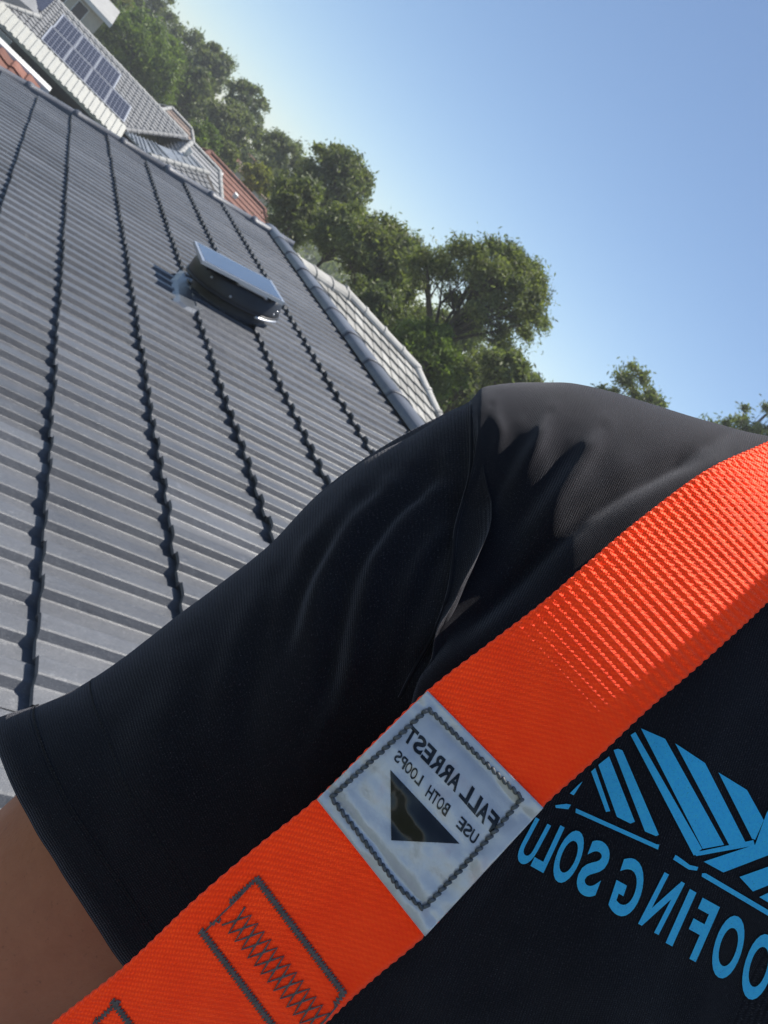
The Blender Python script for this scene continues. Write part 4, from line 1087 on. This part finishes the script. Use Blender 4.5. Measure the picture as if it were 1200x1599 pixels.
# ------------------------------------------------------------------ print on the chest: polygons laid on the cloth
BVH = BVHTree.FromPolygons([tuple(v.co) for v in SHIRT.data.vertices], [tuple(p.vertices) for p in SHIRT.data.polygons])
def on_shirt(px, py, lift=.0006):
    d = ray(px, py).normalized(); hit = BVH.ray_cast(EYE, d)
    if hit[0] is None: return None
    return hit[0]-d*lift
def lay_polys(name, polys, project, mat, parent, maxe=14):
    """polys: lists of px points (already triangulated bmesh allowed) -> subdivided and laid on a surface"""
    bm = bmesh.new()
    for p in polys:
        if isinstance(p, bpy.types.Mesh): 
            bm.from_mesh(p); continue
        bm.faces.new([bm.verts.new((x, y, 0)) for x, y in p])
    bmesh.ops.triangulate(bm, faces=bm.faces[:])
    for _ in range(6):
        es = [e for e in bm.edges if e.calc_length() > maxe]
        if not es: break
        bmesh.ops.subdivide_edges(bm, edges=es, cuts=1, use_grid_fill=False)
        bmesh.ops.triangulate(bm, faces=[f for f in bm.faces if len(f.verts) > 3])
    dead = []
    for v_ in bm.verts:
        q = project(v_.co.x, v_.co.y)
        if q is None: dead.append(v_)
        else: v_.co = q
    bmesh.ops.delete(bm, geom=dead, context='VERTS')
    bmesh.ops.recalc_face_normals(bm, faces=bm.faces)
    o = obj(name, bm, mat, None, smooth=True)
    o.parent = parent
    return o
def glyph(ch, bold=.02, ext=None):
    cu = bpy.data.curves.new('g', 'FONT'); cu.body = ch; cu.size = 1; cu.offset = bold; cu.resolution_u = 6
    ob = bpy.data.objects.new('g', cu); COL.objects.link(ob)
    me = bpy.data.meshes.new_from_object(ob.evaluated_get(bpy.context.evaluated_depsgraph_get()))
    bpy.data.objects.remove(ob); bpy.data.curves.remove(cu)
    return me
def glyph_quad(ch, b, u, a, w, bold=.02):
    """place a letter: b = middle of its foot, u = foot-to-top vector, a = unit reading direction, w = width"""
    me = glyph(ch, bold); co = np.array([list(v.co) for v in me.vertices]); x0, x1 = co[:, 0].min(), co[:, 0].max(); y0, y1 = co[:, 1].min(), co[:, 1].max()
    for v_ in me.vertices:
        s = (v_.co.x-x0)/max(x1-x0, 1e-6)-.5; t = (v_.co.y-y0)/(y1-y0)
        v_.co = (b[0]+a[0]*w*s+u[0]*t, b[1]+a[1]*w*s+u[1]*t, 0)
    return me
Zs = 420/1200.0
zz = lambda pts: [(780+x*Zs, 1080+y*Zs) for x, y in pts]
LOGO = [
 [(410, 358), (428, 342), (495, 535), (476, 538)], [(442, 328), (490, 290), (605, 582), (585, 590), (525, 560)],
 [(510, 262), (530, 256), (550, 264), (712, 640), (700, 646), (650, 625)],
 [(586, 195), (607, 182), (905, 703), (868, 733)], [(632, 165), (740, 212), (1003, 685), (908, 703)],
 [(785, 232), (918, 320), (1098, 672), (1026, 686)], [(978, 362), (1105, 440), (1180, 575), (1142, 662), (1128, 658)],
 [(864, 720), (1134, 664), (1140, 688), (880, 735)],
 [(912, 760), (1142, 684), (1192, 545), (1260, 420), (1330, 430), (1230, 720), (1000, 808)],
 [(1072, 828), (1250, 765), (1240, 850), (1132, 893)], [(1160, 918), (1240, 880), (1245, 925), (1205, 945)],
 [(315, 455), (332, 464), (372, 402), (352, 418)],
 [(250, 508), (300, 502), (320, 506), (308, 526), (252, 520)], [(342, 522), (700, 682), (714, 684), (708, 706), (340, 541)],
 [(786, 730), (800, 738), (850, 775), (888, 784), (882, 800), (845, 795), (776, 750)], [(905, 812), (922, 812), (1300, 1035), (1290, 1055), (903, 826)],
]
lay_polys('printed_logo', [zz(p) for p in LOGO], on_shirt, M['print'], SHIRT)
LET = [('U', (97, 768), (100, -187), 78), ('L', (168, 795), (95, -203), 66), ('O', (262, 851), (95, -226), 108), ('S', (374, 909), (90, -236), 106), ('G', (535, 1003), (82, -247), 126),
       ('N', (665, 1062), (118, -230), 104), ('I', (757, 1130), (108, -240), 34), ('F', (838, 1187), (108, -245), 88), ('O', (978, 1277), (88, -272), 128), ('O', (1112, 1372), (90, -285), 130), ('R', (1255, 1460), (95, -290), 128)]
gl = []
for ch, b, u, w in LET:
    B = (780+b[0]*Zs, 1080+b[1]*Zs); U = (u[0]*Zs, u[1]*Zs)
    gl.append(glyph_quad(ch, B, U, (-.875, -.485), w*Zs, .028))
lay_polys('printed_lettering', gl, on_shirt, M['print'], SHIRT)
# a fine armhole seam ridge
def line_on_shirt(pl, r, name, mat, lift=.0002):
    pts = []
    pl = interp(pl, 60)
    for x, y in pl:
        q = on_shirt(x, y, lift)
        if q is not None: pts.append(q)
    bm = bmesh.new(); add_tube(bm, pts, r, 6); o = obj(name, bm, mat, SHIRT, smooth=True)
line_on_shirt([(736, 622), (737, 680), (735, 740), (722, 790), (712, 830), (708, 880), (700, 930), (680, 985), (650, 1040), (625, 1090)], .0008, 'armhole_seam', M['shirt'], -.0002)

# ------------------------------------------------------------------ safety harness
def build_harness():
    rows = strap_pts(1); n = len(rows)
    mid = rows[300][0].lerp(rows[300][1], .5)
    hn = thing('safety_harness', 'orange webbing strap of a fall arrest harness worn over the shoulder', 'harness', mid)
    NU = 54; th = .0019
    # arc length
    cen = [a.lerp(b, .5) for a, b in rows]; s = [0]
    for a, b in zip(cen, cen[1:]): s.append(s[-1]+(b-a).length)
    tot = s[-1]; step = .00042; m = int(tot/step)
    import bisect
    G = np.zeros((m+1, NU*2+2, 3))
    for i in range(m+1):
        t = i*step; k = min(bisect.bisect_right(s, t)-1, n-2); f = (t-s[k])/(s[k+1]-s[k])
        L = rows[k][0].lerp(rows[k+1][0], f); Rr = rows[k][1].lerp(rows[k+1][1], f)
        tang = (cen[k+1]-cen[k]).normalized(); ac = (Rr-L); nn = tang.cross(ac).normalized()
        if nn.dot(EYE-L) < 0: nn = -nn
        px, py, z = to_px(L)
        up = min(1, max(.18, (px-720)/260))         # the pull at the top opens the ribs
        for j in range(NU+1):
            u = j/NU; edge = min(u, 1-u)*NU
            ph = 2*math.pi*t/.0033 + (math.pi*.18 if j % 2 else 0)
            h = .00021*up*math.sin(ph)*(1+.35*mnoise.noise(Vector((u*9, t*260, 0)))) + .00012*math.sin(2*math.pi*t/.00168+(math.pi if j % 2 else 0)) - (.0006 if edge < .5 else 0) + (.0004 if 1 <= edge < 2.5 else 0)
            wv = (.00016*math.sin(2*math.pi*t/.0033) if edge < .5 else 0)
            p = L+ac*u + (L-Rr).normalized()*(wv if u < .5 else -wv)
            G[i, j] = p+nn*h
            G[i, NU*2+1-j] = p-nn*(th+ (h*.5))
    me = grid_mesh('webbing_strap', G)
    w = reparent(link_mesh('webbing_strap', me, M['web']), hn)
    # surface lookups on the front of the strap
    FV = G[:, :NU+1]; me2 = grid_mesh('tmp', FV, wrap=False)
    b2 = BVHTree.FromPolygons([tuple(v.co) for v in me2.vertices], [tuple(p.vertices) for p in me2.polygons]); bpy.data.meshes.remove(me2)
    def on_strap(px, py, lift=.0008):
        d = ray(px, py).normalized(); hit = b2.ray_cast(EYE, d)
        return None if hit[0] is None else hit[0]-d*lift
    # rest of the webbing out of view: over the shoulder and down the back, down to the waist, and the other shoulder
    def ribbon(pts, name):
        pts = [Vector(p) for p in pts]; bm = bmesh.new()
        r = sweep(bm, [(-.024, 0), (.024, 0), (.024, .002), (-.024, .002), (-.024, 0)], pts, [p_-MID_P-(R @ Vector((0, -.15, 0))) for p_ in pts])
        bmesh.ops.remove_doubles(bm, verts=bm.verts, dist=1e-6); reparent(obj(name, bm, M['web']), hn)
    return hn, w, on_strap
HARN, WEB, on_strap = build_harness()

# label patch
def build_patch():
    q = [(495, 1249), (668, 1079), (849, 1262), (664, 1463)]      # left, top, right, bottom corner
    def bil(u, v):                                     # u along the strap (left->top), v across
        a = np.array(q[0])*(1-u)+np.array(q[1])*u; b = np.array(q[3])*(1-u)+np.array(q[2])*u; return a*(1-v)+b*v
    n = 60; G = np.zeros((n+1, n+1, 3)); 
    cache = {}
    for i in range(n+1):
        for j in range(n+1):
            u, v = i/n, j/n; x, y = bil(u, .02+.96*v)
            p = on_strap(x, y, .0)
            if p is None: p = on_strap(*bil(u, .06+.88*v), .0)
            x2, y2, zz_ = to_px(p); G[i, j] = (x, y, zz_)
    z = G[..., 2]
    for _ in range(30):
        z[1:-1, 1:-1] = (z[:-2, 1:-1]+z[2:, 1:-1]+z[1:-1, :-2]+z[1:-1, 2:])/4
        z[0] = z[1]; z[-1] = z[-2]; z[:, 0] = z[:, 1]; z[:, -1] = z[:, -2]
    P = np.zeros((n+1, n+1, 3))
    for i in range(n+1):
        for j in range(n+1):
            u, v = i/n, j/n; x, y = bil(u, v)
            e = min(u, 1-u, v, 1-v); ins = min(abs(u-.1), abs(u-.9), abs(v-.09), abs(v-.9))
            wav = .0009*mnoise.noise(Vector((u*3.5, v*3.5, 2.3))) + .0005*mnoise.noise(Vector((u*9, v*9, 7)))
            dip = -.0006*math.exp(-(ins/.03)**2)
            belly = .0008*math.sin(math.pi*u)*math.sin(math.pi*v)*(1 if v > .3 else .4)
            P[i, j] = at(x, y, z[i, j]-.0016-wav-dip*1.0-belly)
    me = grid_mesh('label_patch', P, wrap=False)
    uvl = me.uv_layers[0]
    for l in uvl.data: l.uv = (l.uv[0]/.05, l.uv[1]/.05)
    bm = bmesh.new(); bm.from_mesh(me); ex = bmesh.ops.extrude_face_region(bm, geom=bm.faces[:])
    d = ray(665, 1270).normalized()
    bmesh.ops.translate(bm, vec=d*.0007, verts=[g for g in ex['geom'] if isinstance(g, bmesh.types.BMVert)])
    bmesh.ops.recalc_face_normals(bm, faces=bm.faces); bm.to_mesh(me); bm.free()
    pt = reparent(link_mesh('label_patch', me, M['patch']), HARN)
    b3 = BVHTree.FromPolygons([tuple(v.co) for v in me.vertices], [tuple(p.vertices) for p in me.polygons])
    def on_patch(px, py, lift=.00025):
        dd = ray(px, py).normalized(); hit = b3.ray_cast(EYE, dd)
        return None if hit[0] is None else hit[0]-dd*lift
    # lettering, mirrored as in a selfie: zoom crop coordinates (480..880 x 1050..1480 at 3x)
    k = 1/3.0; zp = lambda x, y: (480+x*k, 1050+y*k)
    gl = []
    def word(s, p0, p1, u, bold, pad=.12):
        tot = sum({'I': .4, ' ': .55}.get(c, 1) for c in s); pos = 0
        a = (p1[0]-p0[0], p1[1]-p0[1]); ln = math.hypot(*a); ad = (a[0]/ln, a[1]/ln)
        for c in s:
            w = {'I': .4, ' ': .55}.get(c, 1)
            if c != ' ':
                f = (pos+w/2)/tot; b = zp(p0[0]+a[0]*f, p0[1]+a[1]*f)
                gl.append(glyph_quad(c, b, (u[0]*k, u[1]*k), ad, ln*k*w/tot*(1-pad*1.4), bold))
            pos += w
    word('FALL', (866, 762), (708, 580), (40, -78), .034, .04)
    word('ARREST', (694, 566), (446, 312), (40, -70), .034, .04)
    word('USE', (782, 812), (695, 722), (28, -50), .020, .06)
    word('BOTH', (648, 680), (550, 578), (28, -52), .020, .06)
    word('LOOPS', (524, 538), (402, 408), (26, -48), .020, .06)
    lay_polys('printed_lettering', gl, on_patch, M['ink'], pt, 6)
    lay_polys('printed_triangle', [[zp(*c) for c in ((390, 458), (714, 804), (394, 788))]], on_patch, M['ink'], pt, 6)
    # stitching: a cord that dips in and out round an inner square
    loop = [zp(*c) for c in ((568, 172), (1008, 590), (890, 735), (720, 925), (545, 1110), (430, 1010), (290, 820), (112, 588), (330, 390), (568, 172))]
    bm = bmesh.new(); bmh = bmesh.new()
    for a, b in zip(loop, loop[1:]):
        L = math.hypot(b[0]-a[0], b[1]-a[1]); m = max(1, round(L/11.5))
        for i in range(m):
            f0, f1 = i/m, (i+.98)/m; pts = []
            nx, ny = -(b[1]-a[1])/L, (b[0]-a[0])/L
            for t in np.linspace(0, 1, 6):
                f = f0+(f1-f0)*t; off = (t-.5)*5.0+rnd.uniform(-.4, .4)
                q = on_patch(a[0]+(b[0]-a[0])*f+nx*off, a[1]+(b[1]-a[1])*f+ny*off, -.0002+.0011*math.sin(math.pi*t))
                if q is not None: pts.append(q)
            if len(pts) > 2: add_tube(bm, pts, [.0003]+[.00062]*(len(pts)-2)+[.0003], 6)
    o = obj('stitching_cord', bm, M['rope'], None, smooth=True); o.parent = pt
build_patch()

# bar tacks and zigzag sewing on the lower strap (crop 0..560 x 1080..1599 at 2.143x)
def build_tacks():
    k = 560/1200.0; z = lambda x, y: (x*k, 1080+y*k)
    bm = bmesh.new()
    def thread(pts, r=.00034):
        q = [on_strap(x, y, .0004) for x, y in pts]; q = [p for p in q if p is not None]
        if len(q) > 1: add_tube(bm, q, r, 5)
    def zigzag(a, b, amp, pitch, r=.00034, rep=2):
        a, b = z(*a), z(*b); L = math.hypot(b[0]-a[0], b[1]-a[1]); n = (-(b[1]-a[1])/L, (b[0]-a[0])/L); t = ((b[0]-a[0])/L, (b[1]-a[1])/L)
        for w in range(rep):
            m = int(L/pitch); pts = []
            for i in range(m*4+1):
                f = i/(m*4); s = 1-abs(((i/4+.25*w) % 1)*2-1)*2
                j = rnd.uniform(-.5, .5)
                pts.append((a[0]+(b[0]-a[0])*f+n[0]*(s*amp+j)+t[0]*w, a[1]+(b[1]-a[1])*f+n[1]*(s*amp+j)+t[1]*w))
            thread(pts, r)
    zigzag((858, 625), (1150, 1010), 5.2, 5.2, .00036, 3)           # upper bar
    zigzag((672, 800), (960, 1180), 5.2, 5.2, .00036, 3)            # lower bar
    zigzag((862, 625), (770, 705), 3.2, 5.5, .0003, 2)
    zigzag((705, 780), (740, 765), 3, 7, .0003, 1)
    zigzag((1155, 1005), (1120, 1050), 4, 6, .0003, 2)
    # two crossing zigzags between the bars
    for phs in (0, 1):
        pts = []; A = np.array(z(782, 752)); B = np.array(z(1085, 1135)); t = (B-A)/np.hypot(*(B-A)); n = np.array([-t[1], t[0]])
        m = 14
        for i in range(m+1):
            s = 1 if (i+phs) % 2 else -1
            p = A+(B-A)*(i/m)+n*s*23; pts += [tuple(p)] if not pts else [tuple(np.array(pts[-1])*.66+p*.34), tuple(np.array(pts[-1])*.34+p*.66), tuple(p)]
        thread(pts, .0003)
    for o in (0, 9): thread([z(846-o, 640+o), z(800-o, 690+o), z(742-o, 746+o), z(690-o, 800+o)], .00026)
    thread([z(1130, 1050), z(1090, 1100), z(1030, 1150), z(975, 1195)], .00028)
    reparent(obj('zigzag_stitching', bm, M['thread'], smooth=True), HARN); bm = bmesh.new()
    # next box of stitches at the bottom edge
    zigzag((375, 1035), (560, 1280), 5, 5.5, .00036, 3); zigzag((400, 1035), (320, 1110), 3.2, 6, .0003, 2)
    for phs in (0, 1):
        pts = []; A = np.array(z(300, 1110)); B = np.array(z(480, 1340)); t = (B-A)/np.hypot(*(B-A)); n = np.array([-t[1], t[0]])
        for i in range(11):
            s = 1 if (i+phs) % 2 else -1; p = A+(B-A)*(i/10)+n*s*14
            pts += [tuple(p)] if not pts else [tuple(np.array(pts[-1])*.5+p*.5), tuple(p)]
        thread(pts, .0003)
    reparent(obj('zigzag_stitching', bm, M['thread'], smooth=True), HARN)
build_tacks()

# ------------------------------------------------------------------ thin summer haze
def build_haze():
    m = bpy.data.materials.new('haze'); m.use_nodes = True; t = m.node_tree
    for q in list(t.nodes):
        if q.type == 'BSDF_PRINCIPLED': t.nodes.remove(q)
    v = t.nodes.new('ShaderNodeVolumePrincipled'); v.inputs['Color'].default_value = (.93, .96, 1, 1); v.inputs['Density'].default_value = .0015; v.inputs['Anisotropy'].default_value = .35
    out = next(q for q in t.nodes if q.type == 'OUTPUT_MATERIAL'); t.links.new(v.outputs[0], out.inputs['Volume'])
    bm = bmesh.new(); add_box(bm, (0, 0, 7.0), (430, 0, 0), (0, 430, 0), (0, 0, 9.0))
    stuff(obj('haze', bm, m))
build_haze()
